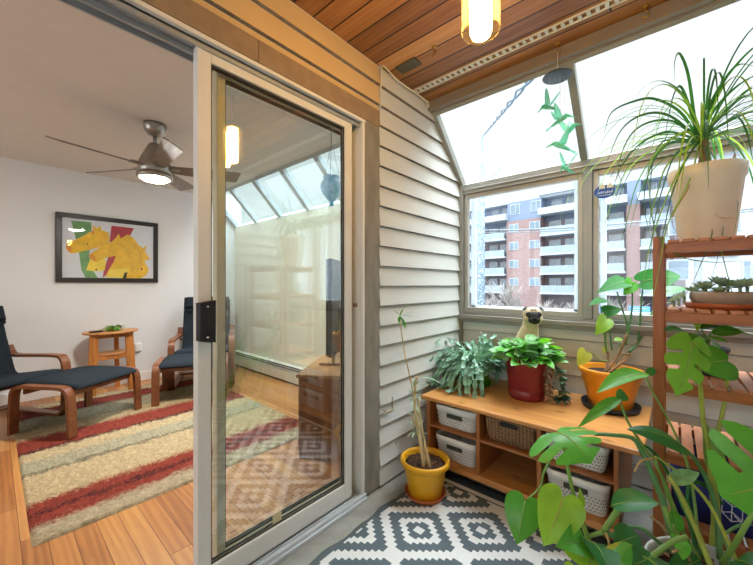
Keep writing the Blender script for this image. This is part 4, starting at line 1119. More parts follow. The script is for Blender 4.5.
# blue street boards
M['sign_blue'] = mat('blue board', '#3f7ad0', .5, var=.06)
for (x0, y0, x1, y1, lab) in ((591, 301.5, 607, 309, 'small blue street board nearest the window mullion'), (629, 302, 650, 312, 'wider blue street board behind the plant stems')):
    p, q = at(x0, y0, Y=18), at(x1, y1, Y=18)
    t = thing('street_board', ((p.x + q.x) / 2, 18, -6), lab, 'sign', 'blue street boards')
    m = MB(); m.box(p.x, q.x, 17.97, 18.03, q.z, p.z); m.build('board', M['sign_blue'], t)
    for xx in (p.x + .1, q.x - .1):
        m = MB(); m.bar((xx, 18.08, -6), (xx, 18.08, p.z), .06, .06); m.build('post', M['white_render'], t)
    m = MB(); w, h = q.x - p.x, p.z - q.z
    for r, (f0, f1) in enumerate(((.12, .8), (.12, .55), (.12, .7))): m.box(p.x + w * f0, p.x + w * f1, 17.955, 17.972, p.z - h * (.28 + .24 * r), p.z - h * (.18 + .24 * r))
    m.build('marking', M['white_render'], t)
wl = MB(); wl.box(-40, 40, 20, 20.2, -6, -.75); struct(wl.build('street_wall', M['white_render']))
# ================================================================== plants
CR = V((CS, SN, 0)); CU = V((0, 0, 1)); CB = V((SN, -CS, 0))          # right, up and back directions of a viewer at the door corner
def dirn(r, u, b): return (CR * r + CU * u + CB * b).normalized()
def leafmat(name, col, rough=.35, trans=.25, var=.16, scale=22, tcol=None, vein=None):
    t = NT(name); c = srgb(col)
    f = t.noise(t.coords(), scale, 3)
    colr = t.ramp(f, [(.3, scaled(c, 1 - var)), (.7, scaled(c, 1 + var))])
    t.base(colr); t.set(rough, 0, .45)
    tl = t.new('ShaderNodeBsdfTranslucent'); tl.inputs[0].default_value = srgb(tcol) if tcol else scaled(c, 1.5)
    mx = t.new('ShaderNodeMixShader'); mx.inputs[0].default_value = trans
    t.link(t.b.outputs[0], mx.inputs[1]); t.link(tl.outputs[0], mx.inputs[2]); t.link(mx.outputs[0], t.out.inputs[0])
    return t.m
G = dict(
    lime=leafmat('lime leaf', '#8cc038', .4, .35, tcol='#b4dc3c'), mid=leafmat('mid green leaf', '#4b9a35', .35, .28, tcol='#7cc22c'),
    dark=leafmat('dark glossy leaf', '#2f7038', .38, .22, tcol='#4f9a24'), bright=leafmat('bright green leaf', '#58ac3a', .35, .3, tcol='#86d030'),
    fresh=leafmat('fresh mid leaf', '#69a636', .4, .4, tcol='#8cc832'),
    darkm=leafmat('soft dark green leaf', '#2d7a33', .65, .3, tcol='#3f9a24'),
    yellow=leafmat('yellowing leaf', '#b9bd45', .45, .3, tcol='#d6d83c'), stem=leafmat('green petiole', '#7ba04a', .4, .05), stemd=leafmat('blue green stem', '#568a52', .35, .05),
    ystem=leafmat('yellow green petiole', '#a0ad48', .4, .05), silver=leafmat('silvery green segment', '#7da68c', .3, .15, .3, 30, '#8cc486'), palm=leafmat('palm strap leaf', '#2f6a36', .4, .2, .25, 9, '#5ea43a'),
    palml=leafmat('light palm leaf', '#86b33f', .4, .35, .2, 9, '#b0d848'), succ=leafmat('grey green succulent', '#9fb58e', .5, .2), trail=leafmat('grey green trailing leaf', '#4d6c50', .4, .1), spike=leafmat('pale spiky leaf', '#a9c4a0', .45, .1),
    tropic=leafmat('pale variegated leaf', '#86b57c', .4, .25, .4, 40))
M['soil'] = mat('dark potting soil', '#3a2b22', .95, var=.5, scale=60, bump=.9, bscale=160, dist=.01)
M['cane'] = mat('dry tan cane', '#c4ad80', .8, var=.3, scale=50, stretch=(1, 1, .2), bump=.4)
M['root'] = mat('brown woody stem', '#8a6a48', .85, var=.3, scale=40)

def big_leaf(mb, base, tip, nrm, W, shape='heart', arch=.12, cup=.12, mi=0, wave=.0, seed=0):
    """one leaf blade with its own curvature: base and tip points, face normal, full width"""
    base, tip = V(base), V(tip); ax = tip - base; L = ax.length; ax.normalize()
    nrm = V(nrm); nrm = (nrm - ax * nrm.dot(ax)).normalized(); side = ax.cross(nrm)
    rr = random.Random(seed)
    T = [-.16, -.12, -.06, 0, .08, .18, .30, .42, .55, .67, .78, .88, .95, 1.0]
    if shape in ('heart', 'split'):
        OUT = [.52, .70, .84, .93, .99, 1.0, .96, .87, .73, .57, .40, .22, .09, .004]; INN = [.30, .17, .07, 0] + [0] * 10
    elif shape == 'oval':
        T = [0, .04, .12, .25, .4, .55, .7, .84, .94, 1]; OUT = [.03, .30, .62, .90, 1, .97, .80, .50, .22, .004]; INN = [0] * 10
    elif shape == 'lobed':
        OUT = [.52, .70, .84, .93, .99, 1.0, .96, .90, .80, .67, .50, .30, .13, .004]; INN = [.30, .17, .07, 0] + [0] * 10
    else:  # lance
        T = [0, .05, .15, .3, .45, .6, .75, .88, .96, 1]; OUT = [.03, .35, .72, .98, 1, .88, .64, .35, .13, .004]; INN = [0] * 10
    def P(t, b):
        z = arch * L * (4 * max(t, -.1) * (1 - t)) * .5 + cup * W * (abs(b) ** 1.5) * .5 - arch * L * .5 * t * t
        z += wave * W * math.sin(t * 9 + (2 if b > 0 else 0) + seed) * abs(b)
        return base + ax * t * L + side * b * W / 2 + nrm * z
    nb = 5
    for sg in (-1, 1):
        if shape not in ('split', 'lobed'):
            rows = [[P(t, sg * lerp(i_, o, k / nb)) for k in range(nb + 1)] for t, i_, o in zip(T, INN, OUT)]
            if sg > 0: rows = rows[::-1]
            mb.strip(rows, mi)
        else:
            # inner web along the midrib, then separate fingers
            rows = [[P(t, sg * lerp(i_, min(o, max(i_, .34 * (1 - .5 * max(t, 0)))), k / 2)) for k in range(3)] for t, i_, o in zip(T, INN, OUT)]
            if sg > 0: rows = rows[::-1]
            mb.strip(rows, mi)
            cuts = [-.16, .06, .24, .42, .60, .80, 1.0] if shape == 'split' else ([-.16, .22, .52, 1.0] if sg > 0 else [-.16, .10, .40, .68, 1.0])
            def outw(t):
                for a, b, oa, ob in zip(T[:-1], T[1:], OUT[:-1], OUT[1:]):
                    if a <= t <= b: return lerp(oa, ob, (t - a) / (b - a))
                return .004
            def inw(t): return .36 * (.55 + .45 * (1 - max(t, 0)))
            for c0, c1 in zip(cuts[:-1], cuts[1:]):
                gap = (.020 if c0 > 0 else .012) * (1 if shape == 'split' else 1.7)
                rows = []
                for i in range(6):
                    f = i / 5; t0 = lerp(c0 + (gap if c0 > -.1 else 0), c1 - gap, f); row = []
                    ow = max(outw(t0), .02) * (.985 if i in (1, 2, 3, 4) else (.90 if shape == 'split' else .80))
                    for k in range(5):
                        b = lerp(min(inw(t0) * .85, ow * .8), ow, k / 4); sweep = .16 * (b - .3) * (1 if t0 < .85 else .3)
                        row.append(P(min(t0 + sweep * .8, 1.05), sg * b))
                    rows.append(row)
                if sg > 0: rows = rows[::-1]
                mb.strip(rows, mi)
def leaf_part(parent, stem_pts, stem_r, base, tip, nrm, W, col, shape='heart', scol='stem', nm='leaf', seed=0, **kw):
    m = MB(); big_leaf(m, base, tip, nrm, W, shape, seed=seed, **kw); lf = m.build(nm, G[col], parent)
    v = MB(); base, tip = V(base), V(tip); ax = tip - base; L = ax.length; n_ = V(nrm); n_ = (n_ - ax.normalized() * n_.dot(ax.normalized())).normalized(); arch = kw.get('arch', .12)
    pts = [base + ax * t + n_ * (arch * L * (4 * t * (1 - t)) * .5 - arch * L * .5 * t * t + .0004) for t in [i / 8 for i in range(8)]]
    v.tube(pts, [.0028 * (1 - i / 9) * min(1.3, W / .1) for i in range(8)], 5); v.build('midrib', G['ystem'] if col in ('lime', 'bright', 'yellow') else G['stem'], lf)
    if stem_pts:
        s = MB(); c = curve(stem_pts, 6); k = len(c); s.tube(c, [lerp(stem_r, stem_r * .6, i / (k - 1)) for i in range(k)], 7); s.build('petiole', G[scol], parent)
    return lf
def pot(parent, c, z, prof, m, soil_r, soil_z, n=40, name='pot'):
    k = MB(); k.lathe(prof, n, c); k.build(name, m, parent)
    s = MB(); rr = random.Random(1); rows = []
    s.lathe([(soil_r, soil_z), (soil_r * .8, soil_z + .006), (soil_r * .55, soil_z + .002), (soil_r * .3, soil_z + .008), (0, soil_z + .006)], 24, c); s.build('soil', M['soil'], parent)
def P_(px, py, D): return at(px, py, D=D)

# ------------------------------------------------------------------ yellow floor pot with dry canes
yc = V((.245, 1.60, 0))
M['terracotta'] = mat('terracotta plastic', '#b4603a', .6, var=.08)
m = MB(); m.lathe([(0, .010), (.095, .010), (.112, .034), (.116, .034), (.100, .0065), (0, .0065)], 40, yc)
tag(m.build('pot_saucer', M['terracotta']), 'terracotta saucer on the diamond rug under the yellow pot', 'saucer')
yp = thing('yellow_potted_cane', (yc.x, yc.y, .011), 'yellow plastic pot on the rug holding thin dry canes with spiky leaves', 'potted plant')
M['yellow'] = mat('yellow plastic', '#dea21b', .4, var=.04, spec=.45)
z0 = .0115
pot(yp, yc, z0, [(0, z0), (.086, z0), (.092, z0 + .006), (.116, .165), (.118, .172), (.130, .178), (.137, .190), (.137, .204), (.130, .213), (.121, .210), (.116, .195), (.110, .172), (.10, .10)], M['yellow'], .113, .178)
m = MB(); rr = random.Random(2)
for i in range(110):
    a = rr.uniform(0, 2 * PI); r = .105 * math.sqrt(rr.random()); p = yc + V((r * math.cos(a), r * math.sin(a), .184 + rr.uniform(0, .008)))
    d = V((rr.uniform(-1, 1), rr.uniform(-1, 1), rr.uniform(-.2, .3))).normalized(); s = rr.uniform(.006, .02)
    m.bar(p - d * s / 2, p + d * s / 2, rr.uniform(.004, .009), rr.uniform(.003, .006))
sc = m.build('bark_chips', mat('bark chips', '#6b4a34', .9, var=.6, scale=35), yp); sc['kind'] = 'stuff'
def cane(pts, r, nm='cane', mt='cane'):
    m = MB(); c = curve(pts, 6); k = len(c); rs = [lerp(r, r * .55, i / (k - 1)) * (1.15 if i % 3 == 0 else .95) for i in range(k)]; m.tube(c, rs, 7); return m.build(nm, M[mt], yp)
cane([P_(427, 463, 1.87), P_(420, 430, 1.87), P_(415, 400, 1.88), P_(411, 378, 1.88), P_(405, 350, 1.88), P_(401, 325, 1.88), P_(400, 313, 1.88)], .0050)
cane([P_(424, 462, 1.84), P_(419, 430, 1.84), P_(415, 405, 1.85), P_(415, 385, 1.86), P_(417, 372, 1.86)], .010)
cane([P_(430, 465, 1.85), P_(426, 445, 1.85), P_(421, 420, 1.86), P_(418, 395, 1.87)], .009)
cane([P_(419, 425, 1.85), P_(414, 418, 1.84), P_(411, 411, 1.84)], .007)
m = MB(); rr = random.Random(8)
for i in range(46):
    q = P_(rr.uniform(410, 420), rr.uniform(376, 430), rr.uniform(1.83, 1.88)); a = rr.uniform(0, 2 * PI)
    blade(m, q, (math.cos(a), math.sin(a), rr.uniform(-.2, .8)), rr.uniform(.03, .075), .011, rr.uniform(0, .8), n=4)
m.build('spiky_leaves', G['spike'], yp)
m = MB(); t0 = P_(400, 312, 1.88)
for r, u, b, L in ((-.7, .8, .1, .055), (.9, .45, .2, .085), (.65, .15, .3, .075), (.45, -.8, .3, .085), (.35, .9, -.1, .05), (.5, -.6, .2, .07), (-.15, -.8, .1, .04)): blade(m, t0, dirn(r, u, b), L, .026, .4, n=5)
m.build('top_leaves', G['mid'], yp)
m = MB(); blade(m, P_(416, 374, 1.86), dirn(.85, .35, .2), .155, .018, 1.1, n=8); blade(m, P_(416, 374, 1.86), dirn(-.3, -.6, .2), .06, .012, .6, n=5); m.build('arching_leaf', G['spike'], yp)

# ------------------------------------------------------------------ hanging cactus in a green pot
ZB = 1.18 + .951 * (.458 - 1.18) + .0006
gq = at(476, 382, Z=ZB); gc = V((gq.x - .015, gq.y + .06, 0))
M['pgreen'] = mat('bright green plastic', '#4f9a22', .3, var=.06, spec=.5)
m = MB(); m.lathe([(0, ZB + .004), (.078, ZB + .004), (.088, ZB + .022), (.092, ZB + .022), (.082, ZB), (0, ZB)], 36, gc)
tag(m.build('pot_saucer', M['pgreen']), 'bright green saucer on the bench under the trailing cactus pot', 'saucer')
cp = thing('trailing_cactus', (gc.x, gc.y, ZB), 'silvery green trailing cactus spilling over a bright green pot by the wall', 'potted plant')
z0 = ZB + .0045
pot(cp, gc, z0, [(0, z0), (.062, z0), (.068, z0 + .01), (.082, z0 + .11), (.086, z0 + .115), (.086, z0 + .135), (.080, z0 + .135), (.076, z0 + .11)], M['pgreen'], .077, z0 + .118)
m = MB(); rr = random.Random(21)
def cactus_chain(p, d, segs, s):
    for i in range(segs):
        L = s * rr.uniform(.85, 1.2); W = L * .56
        side = d.cross(V((0, 0, 1))); side = side.normalized() if side.length > .05 else V((1, 0, 0))
        side = (side + V((rr.uniform(-.5, .5), rr.uniform(-.5, .5), rr.uniform(-.5, .5)))).normalized(); side = (side - d * side.dot(d)).normalized(); n = d.cross(side)
        rows = []
        for t, w in ((0, .22), (.2, .62), (.35, .50), (.5, .86), (.66, .70), (.84, .98), (.95, .72), (1, .3)):
            c = p + d * L * t + n * (.10 * L * math.sin(PI * t)); rows.append([c + side * W * w / 2, c + n * .0012, c - side * W * w / 2])
        m.strip(rows)
        p = p + d * L * .97
        if p.z < ZB + .03: d = (V((d.x, d.y, 0)) + V((0, 0, .12))).normalized(); 
        d = (d + V((rr.uniform(-.22, .22), rr.uniform(-.22, .22), -.36 + rr.uniform(-.1, .12)))).normalized()
        if p.x < .035: d.x = abs(d.x) + .1; d.normalize(); p.x = max(p.x, .032)
        if p.y > 2.40: d.y = -abs(d.y) - .1; d.normalize()
        if p.z < ZB + .012: break
for i in range(190):
    a = rr.uniform(0, 2 * PI); e = rr.choice((rr.uniform(.15, .9), rr.uniform(.7, 2.4)))
    p = gc + V((math.cos(a) * rr.uniform(0, .06), math.sin(a) * rr.uniform(0, .06), z0 + .125))
    d = V((math.cos(a), math.sin(a) * .9, e)) + V((.0, -.12, 0)); cactus_chain(p, d.normalized(), 3 if V((d.x, d.y, 0)).normalized().dot(dirn(.5, 0, .87)) > .80 else rr.choice((5, 6, 7, 8)), .050)
m.build('stem_segments', G['silver'], cp)

# ------------------------------------------------------------------ red pot with kalanchoe-like foliage and a trailing strand
rq = at(524, 396.5, Z=ZB); rc = V((rq.x - .010, rq.y + .080, 0))
M['red'] = mat('dark red plastic', '#7c2226', .35, var=.06, spec=.45)
rp = thing('red_potted_plant', (rc.x, rc.y, ZB), 'dark red pot in front of the pug with leafy green mound and trailing strand', 'potted plant')
pot(rp, rc, ZB, [(0, ZB), (.098, ZB), (.102, ZB + 0.0088), (.106, ZB + 0.0495), (.103, ZB + 0.0528), (.104, ZB + 0.0572), (.120, ZB + 0.2255), (.123, ZB + 0.2310), (.123, ZB + 0.2475), (.117, ZB + 0.2475), (.113, ZB + 0.2090)], M['red'], .114, ZB + .215)
m = MB(); m2 = MB(); rr = random.Random(31)
for i in range(210):
    a = rr.uniform(0, 2 * PI); r = .135 * math.sqrt(rr.random()); L = rr.uniform(.06, .12)
    p = rc + V((r * math.cos(a), r * math.sin(a), ZB + .226 + .095 * (1 - (r / .13) ** 2) * rr.uniform(.2, 1.2)))
    d = V((math.cos(a), math.sin(a), rr.uniform(.1, 1.1))).normalized(); up = V((0, 0, 1))
    if p.y + d.y * L > 2.42: d.y *= -.4
    tip = p + d * L + V((0, 0, -.01)); nn = up + V((rr.uniform(-.6, .6), rr.uniform(-.6, .6), 0))
    big_leaf(m if rr.random() < .5 else m2, p, tip, nn, L * .62, 'oval', arch=.25, cup=.2, seed=i)
m.build('foliage', G['bright'], rp); m2.build('pale_foliage', G['tropic'], rp)
# dried brown mat hanging over the rim
fd = dirn(.60, 0, .75)
m = MB(); rr = random.Random(5); e0 = rc + fd * .125
for i in range(140):
    z = ZB + .215 - rr.random() ** .9 * .19; w = .045 - .015 * (ZB + .215 - z) / .19
    p = rc + fd * (.126 + rr.uniform(0, .022)) + fd.cross(CU) * rr.uniform(-w, w); p.z = z
    d = V((rr.uniform(-1, 1), rr.uniform(-1, 1), rr.uniform(-1, .4))).normalized(); L = rr.uniform(.012, .03)
    blade(m, p, d, L, L * .8, 1.5, n=3)
m.build('dried_strand', mat('dry brown leaves', '#8a6f55', .9, var=.4, scale=50), rp)
m = MB(); rr = random.Random(6); sd = fd.cross(CU)
for i in range(46):
    t = i / 45; c = rc + fd * (.125 + .05 * math.sin(t * 2.6)) - sd * (.035 + .045 * t) ; c.z = ZB + .24 - t * .215
    if t > .8: c += fd * .02
    a = rr.uniform(0, 2 * PI); d = (fd * rr.uniform(.1, 1) + sd * rr.uniform(-1, 1) + CU * rr.uniform(-.7, .6)).normalized(); L = rr.uniform(.028, .052)
    if c.z + d.z * L < ZB + .004: d.z = abs(d.z) * .2
    big_leaf(m, c, c + d.normalized() * L, CU + fd * .6, L * .55, 'oval', arch=.2, cup=.2, seed=i)
m.build('trailing_leaves', G['trail'], rp)
m = MB(); c = rc + fd * .175 - sd * .045; c.z = ZB + .03
for k in range(9):
    a = 2 * PI * k / 9; d = (CR * math.cos(a) + CB * .5 + CU * (.35 * math.sin(a) - .0)).normalized(); L = .06
    tip = c + d * L; tip.z = max(tip.z, ZB + .006); big_leaf(m, c, tip, CU + CB * .5, .024, 'oval', arch=.1, cup=.3)
m.build('dark_rosette', leafmat('dark rosette leaf', '#35503c', .4, .05), rp)

# ------------------------------------------------------------------ orange pot with philodendron
oq = at(609, 408.5, Z=ZB); oc = V((oq.x - .006, min(oq.y + .105, 2.275), 0))
M['orange'] = mat('orange yellow plastic', '#e0901c', .35, var=.04, spec=.45)
m = MB(); m.lathe([(0, ZB + .004), (.125, ZB + .004), (.136, ZB + .028), (.141, ZB + .028), (.131, ZB), (0, ZB)], 40, oc)
tag(m.build('pot_saucer', mat('black plastic saucer', '#26272b', .4)), 'black saucer on the bench under the orange pot', 'saucer')
op = thing('orange_potted_philodendron', (oc.x, oc.y, ZB), 'orange pot on the bench with long stemmed heart-leaved plant before the window', 'potted plant')
z0 = ZB + .0045
pot(op, oc, z0, [(0, z0), (.088, z0), (0.1008, z0 + 0.0112), (0.1281, z0 + 0.1344), (0.1302, z0 + 0.1434), (0.1365, z0 + 0.1478), (0.1376, z0 + 0.1848), (0.1470, z0 + 0.1904), (0.1512, z0 + 0.2016), (0.1491, z0 + 0.2150), (0.1407, z0 + 0.2173), (0.1323, z0 + 0.2072), (0.1260, z0 + 0.1568)], M['orange'], .131, z0 + .186)
bz = oc + V((-.02, -.02, z0 + .19))
def Q(px, py, D): return P_(px, py, D)
# woody stems
for pts, r in (([bz, Q(617, 352, 1.93), Q(622, 343, 1.92), Q(627, 330, 1.92)], .010), ([bz + V((.02, 0, 0)), Q(626, 352, 1.94), Q(638, 338, 1.94)], .009), ([bz, Q(608, 352, 1.92), Q(606, 344, 1.92)], .008), ([bz + V((.01, -.03, 0)), Q(630, 352, 1.88), Q(621, 350, 1.87)], .006)):
    m = MB(); c = curve(pts, 5); m.tube(c, [r * (1 - .4 * i / len(c)) for i in range(len(c))], 7); m.build('woody_stem', M['root'], op)
LP = lambda *a, **k: leaf_part(op, *a, **k)
LP([Q(606, 346, 1.92), Q(604.5, 330, 1.92), Q(600.5, 302, 1.9)], .005, Q(606, 296.5, 1.92), Q(589, 300.5, 1.84), dirn(.1, .85, .45), .06, 'darkm', scol='stemd', seed=1)
LP([Q(612, 346, 1.92), Q(610, 328, 1.92), Q(607, 303, 1.92)], .005, Q(605, 308, 1.90), Q(622, 304.5, 1.90), dirn(.1, .7, .75), .075, 'darkm', scol='stemd', seed=2)
LP([Q(607, 348, 1.90), Q(606, 335, 1.88), Q(606.5, 316, 1.86)], .004, Q(606.5, 315, 1.86), Q(596, 331, 1.82), dirn(-.2, .25, .9), .085, 'lime', seed=3)
LP([Q(626, 341, 1.92), Q(627, 322, 1.92), Q(617, 288, 1.88)], .006, Q(625, 277.5, 1.93), Q(598.5, 287, 1.78), dirn(.05, .7, .75), .10, 'darkm', scol='stemd', seed=4)
LP([Q(627, 334, 1.92), Q(632, 304, 1.92), Q(632, 279, 1.92)], .006, Q(632, 278, 1.92), Q(624, 291, 1.88), dirn(.1, .35, .9), .085, 'bright', scol='stemd', seed=5)
LP([Q(638, 337, 1.94), Q(641, 304, 1.92), Q(643, 278, 1.90)], .006, Q(644, 277, 1.90), Q(684, 271, 1.98), dirn(.0, .35, .93), .12, 'darkm', scol='stemd', seed=6)
LP([Q(629, 348, 1.93), Q(639, 337, 1.94), Q(652, 309, 1.94), Q(660, 296, 1.95)], .007, Q(660, 290, 1.95), Q(692, 283, 2.0), dirn(.0, .92, .35), .10, 'dark', scol='stemd', seed=7)
LP([Q(608, 357, 1.84), Q(600, 356, 1.82), Q(592, 349, 1.80), Q(585.5, 348, 1.80)], .003, Q(585.5, 348, 1.80), Q(578, 362, 1.78), dirn(-.1, .2, .95), .078, 'yellow', seed=8)
LP([Q(621, 345, 1.92), Q(620, 338, 1.90)], .003, Q(622, 335, 1.9), Q(614, 336, 1.88), dirn(.1, .8, .5), .03, 'lime', shape='oval', seed=9)
LP([Q(609, 348, 1.90), Q(604, 346, 1.9)], .003, Q(604, 350, 1.9), Q(603, 342, 1.9), dirn(.1, .1, .9), .02, 'yellow', shape='oval', seed=10)

# ------------------------------------------------------------------ ponytail palm on top of the shelf
pc = V((1.388, 1.91, 0)); zt = 1.3525
pp = thing('ponytail_palm', (pc.x, pc.y, zt), 'ponytail palm with long arching strap leaves in an off-white pot atop the plant shelf', 'potted plant')
pot(pp, pc, zt, [(0, zt), (.080, zt), (.084, zt + .006), (.110, zt + .245), (.116, zt + .250), (.119, zt + .295), (.114, zt + .297), (.106, zt + .25)], mat('off-white plastic pot', '#d9d0bd', .5, var=.04), .108, zt + .27)
cz = V((pc.x - .005, pc.y, zt + .425))
m = MB(); m.tube(curve([(pc.x, pc.y, zt + .268), (pc.x - .004, pc.y, zt + .34), cz], 5), [.028, .026, .024, .022, .020, .018, .017, .016, .015, .014, .014], 10); m.build('trunk', mat('palm trunk bark', '#8a6f52', .9, var=.3, scale=60, stretch=(1, 1, 3)), pp)
m = MB(); m2 = MB(); m3 = MB(); rr = random.Random(77)
def strap(mb, p, d, L, W, droop, n=16):
    d = V(d).normalized(); p = V(p); step = L / n; rows = []
    side = d.cross(V((0, 0, 1))); side = side.normalized() if side.length > .05 else V((rr.uniform(-1, 1), rr.uniform(-1, 1), 0)).normalized()
    for i in range(n + 1):
        t = i / n; w = W * (.75 + .5 * min(1, t * 4)) * (1 - t ** 2.2) * .5 + .0004; nn = side.cross(d).normalized()
        rows.append([p + side * w + nn * w * .5, p.copy(), p - side * w + nn * w * .5])
        k = droop * (.35 + 1.5 * t) / n
        if d.z > -.93: d = (d + V((0, 0, -1)) * k).normalized()
        if p.y > 2.33 and d.y > 0: d.y *= .4; d.normalize()
        p = p + d * step
    mb.strip(rows)
for i in range(74):
    a = rr.uniform(0, 2 * PI); e = rr.choice((rr.uniform(.2, .9), rr.uniform(.7, 2.6)))
    L = rr.uniform(.40, .80); q = rr.random()
    strap(m if q < .72 else m2, cz + V((math.cos(a) * .008, math.sin(a) * .008, rr.uniform(-.02, .01))), (math.cos(a), math.sin(a), e), L, rr.uniform(.0045, .007), rr.uniform(2.2, 4.4))
def hero(mb, pts, W, D0=1.372, D1=None):
    k = len(pts); P = curve([P_(x, y, lerp(D0, D1 if D1 else D0, i / (k - 1))) for i, (x, y) in enumerate(pts)], 6); rows = []; n = len(P) - 1
    P[0] = cz.copy()
    for i, p in enumerate(P):
        t = i / n; d = (P[min(i + 1, n)] - P[max(i - 1, 0)]).normalized(); s = d.cross(CB); s = s.normalized() if s.length > .05 else CR; s = (s + CB * .4).normalized(); w = W * .95 * (1 - t ** 2.5) * .5 + .0006
        rows.append([p + s * w, p.copy(), p - s * w])
    mb.strip(rows)
for pts, W, D1 in (
    ([(698, 136), (694, 110), (688, 70), (680, 50), (675, 56), (674, 80)], .011, 1.30), ([(698, 136), (690, 105), (681, 83), (674, 90), (668, 115), (664, 140)], .010, 1.25),
    ([(698, 134), (680, 108), (655, 95), (635, 97), (612, 108), (604, 130)], .010, 1.30), ([(698, 134), (670, 112), (645, 110), (622, 125), (606, 160)], .009, 1.20),
    ([(698, 136), (675, 118), (650, 118), (630, 132), (618, 165), (628, 190)], .008, 1.25), ([(698, 136), (668, 128), (640, 140), (620, 165), (612, 190)], .008, 1.30),
    ([(698, 134), (708, 105), (725, 75), (752, 45), (775, 35)], .011, 1.28), ([(698, 134), (712, 100), (730, 68), (745, 60), (770, 70)], .011, 1.25), ([(698, 134), (715, 105), (740, 80), (775, 62)], .011, 1.35),
    ([(698, 134), (718, 115), (745, 92), (780, 84)], .010, 1.35), ([(698, 134), (720, 122), (750, 108), (790, 110)], .010, 1.30), ([(698, 134), (716, 118), (748, 86), (760, 90), (775, 120)], .009, 1.22),
    ([(699, 138), (712, 150), (722, 175), (724, 210), (720, 245), (708, 285)], .010, 1.24), ([(699, 138), (717, 125), (735, 150), (738, 200), (732, 240)], .012, 1.24), ([(699, 138), (706, 150), (712, 190), (712, 230), (700, 262), (690, 285)], .010, 1.24),
    ([(698, 138), (684, 160), (672, 190), (664, 225), (655, 262)], .010, 1.20), ([(698, 138), (676, 150), (664, 180), (655, 215), (648, 270)], .009, 1.22), ([(698, 138), (668, 140), (650, 165), (644, 200), (652, 240)], .009, 1.20), ([(698, 136), (660, 140), (650, 190), (658, 232), (680, 252), (710, 258), (740, 257)], .006, 1.26)):
    hero(m, pts, W, 1.372, D1)
for pts, D1 in (([(698, 138), (668, 160), (657, 190), (650, 215), (652, 235)], 1.2), ([(698, 138), (680, 165), (662, 205), (648, 250), (643, 285)], 1.2), ([(698, 138), (735, 130), (758, 165)], 1.3), ([(699, 138), (690, 175), (668, 220), (660, 260), (652, 300)], 1.18), ([(699, 138), (684, 128), (655, 150), (648, 175), (655, 225)], 1.2), ([(699, 138), (715, 220), (735, 300), (742, 330)], 1.22)): hero(m2, pts, .009, 1.372, D1)
for pts, D1 in (([(699, 140), (725, 190), (735, 150), (750, 170)], 1.25), ([(699, 140), (690, 180), (672, 215), (685, 240)], 1.25), ([(699, 140), (715, 180), (716, 210), (735, 215)], 1.24)): hero(m3, pts, .006, 1.372, D1)
m.build('strap_leaves', G['palm'], pp); m2.build('young_strap_leaves', G['palml'], pp); m3.build('dried_strap_leaves', mat('dry orange strap leaf', '#b5713a', .7, var=.15), pp)

# ------------------------------------------------------------------ succulent bowl on its terracotta tray, second shelf
sc_ = V((1.435, 1.905, 0)); zs = 1.0855
m = MB(); m.lathe([(0, zs), (.105, zs), (.118, zs + .022), (.114, zs + .022), (.102, zs + .006), (0, zs + .006)], 40, sc_)
tag(m.build('terracotta_tray', mat('glazed terracotta tray', '#a4552c', .4, var=.1)), 'round terracotta tray under the succulent bowl on the plant shelf', 'tray')
sb_ = thing('succulent_bowl', (sc_.x, sc_.y, zs + .007), 'shallow taupe bowl of grey-green succulent rosettes on the second shelf from the top', 'potted plant')
z0 = zs + .0065
pot(sb_, sc_, z0, [(0, z0), (.070, z0), (.088, z0 + .012), (.097, z0 + .034), (.096, z0 + .052), (.091, z0 + .060), (.086, z0 + .058), (.089, z0 + .045)], mat('taupe glazed bowl', '#9a8a78', .4, var=.06), .088, z0 + .050)
rr = random.Random(13)
def rosette(c, R, tilt, n=30):
    m = MB(); T = Matrix.Rotation(tilt[0], 3, 'X') @ Matrix.Rotation(tilt[1], 3, 'Y')
    m.tube([c - V((0, 0, .03)), c], [.004, .006], 6)
    R *= 1.35
    for k in range(n):
        a = k * 2.399; f = k / n; L = R * (1.05 - .55 * f); e = .25 + 1.5 * f
        d = T @ V((math.cos(a), math.sin(a), e)).normalized(); up = T @ V((-math.cos(a) * e, -math.sin(a) * e, 1))
        big_leaf(m, c, c + d * L, up, L * .42, 'oval', arch=-.15, cup=.35)
    m.build('rosette', G['succ'], sb_)
for dx, dy, dz, R in ((-.055, -.03, .035, .035), (-.005, .02, .060, .042), (.045, -.03, .045, .038), (.07, .03, .05, .036), (-.045, .045, .04, .034), (-.01, -.06, .015, .028), (.02, .06, .05, .03), (-.085, .0, .012, .026)):
    rosette(sc_ + V((dx, dy, z0 + .050 + dz * .6)), R, (rr.uniform(-.35, .35), rr.uniform(-.35, .35)))
for k in range(3):                                       # spilling strand at the wall end
    rosette(sc_ + V((-.112 - .016 * k, -.02 + .03 * k, z0 + .040 - .012 * k)), .024, (0, -.9), 14)

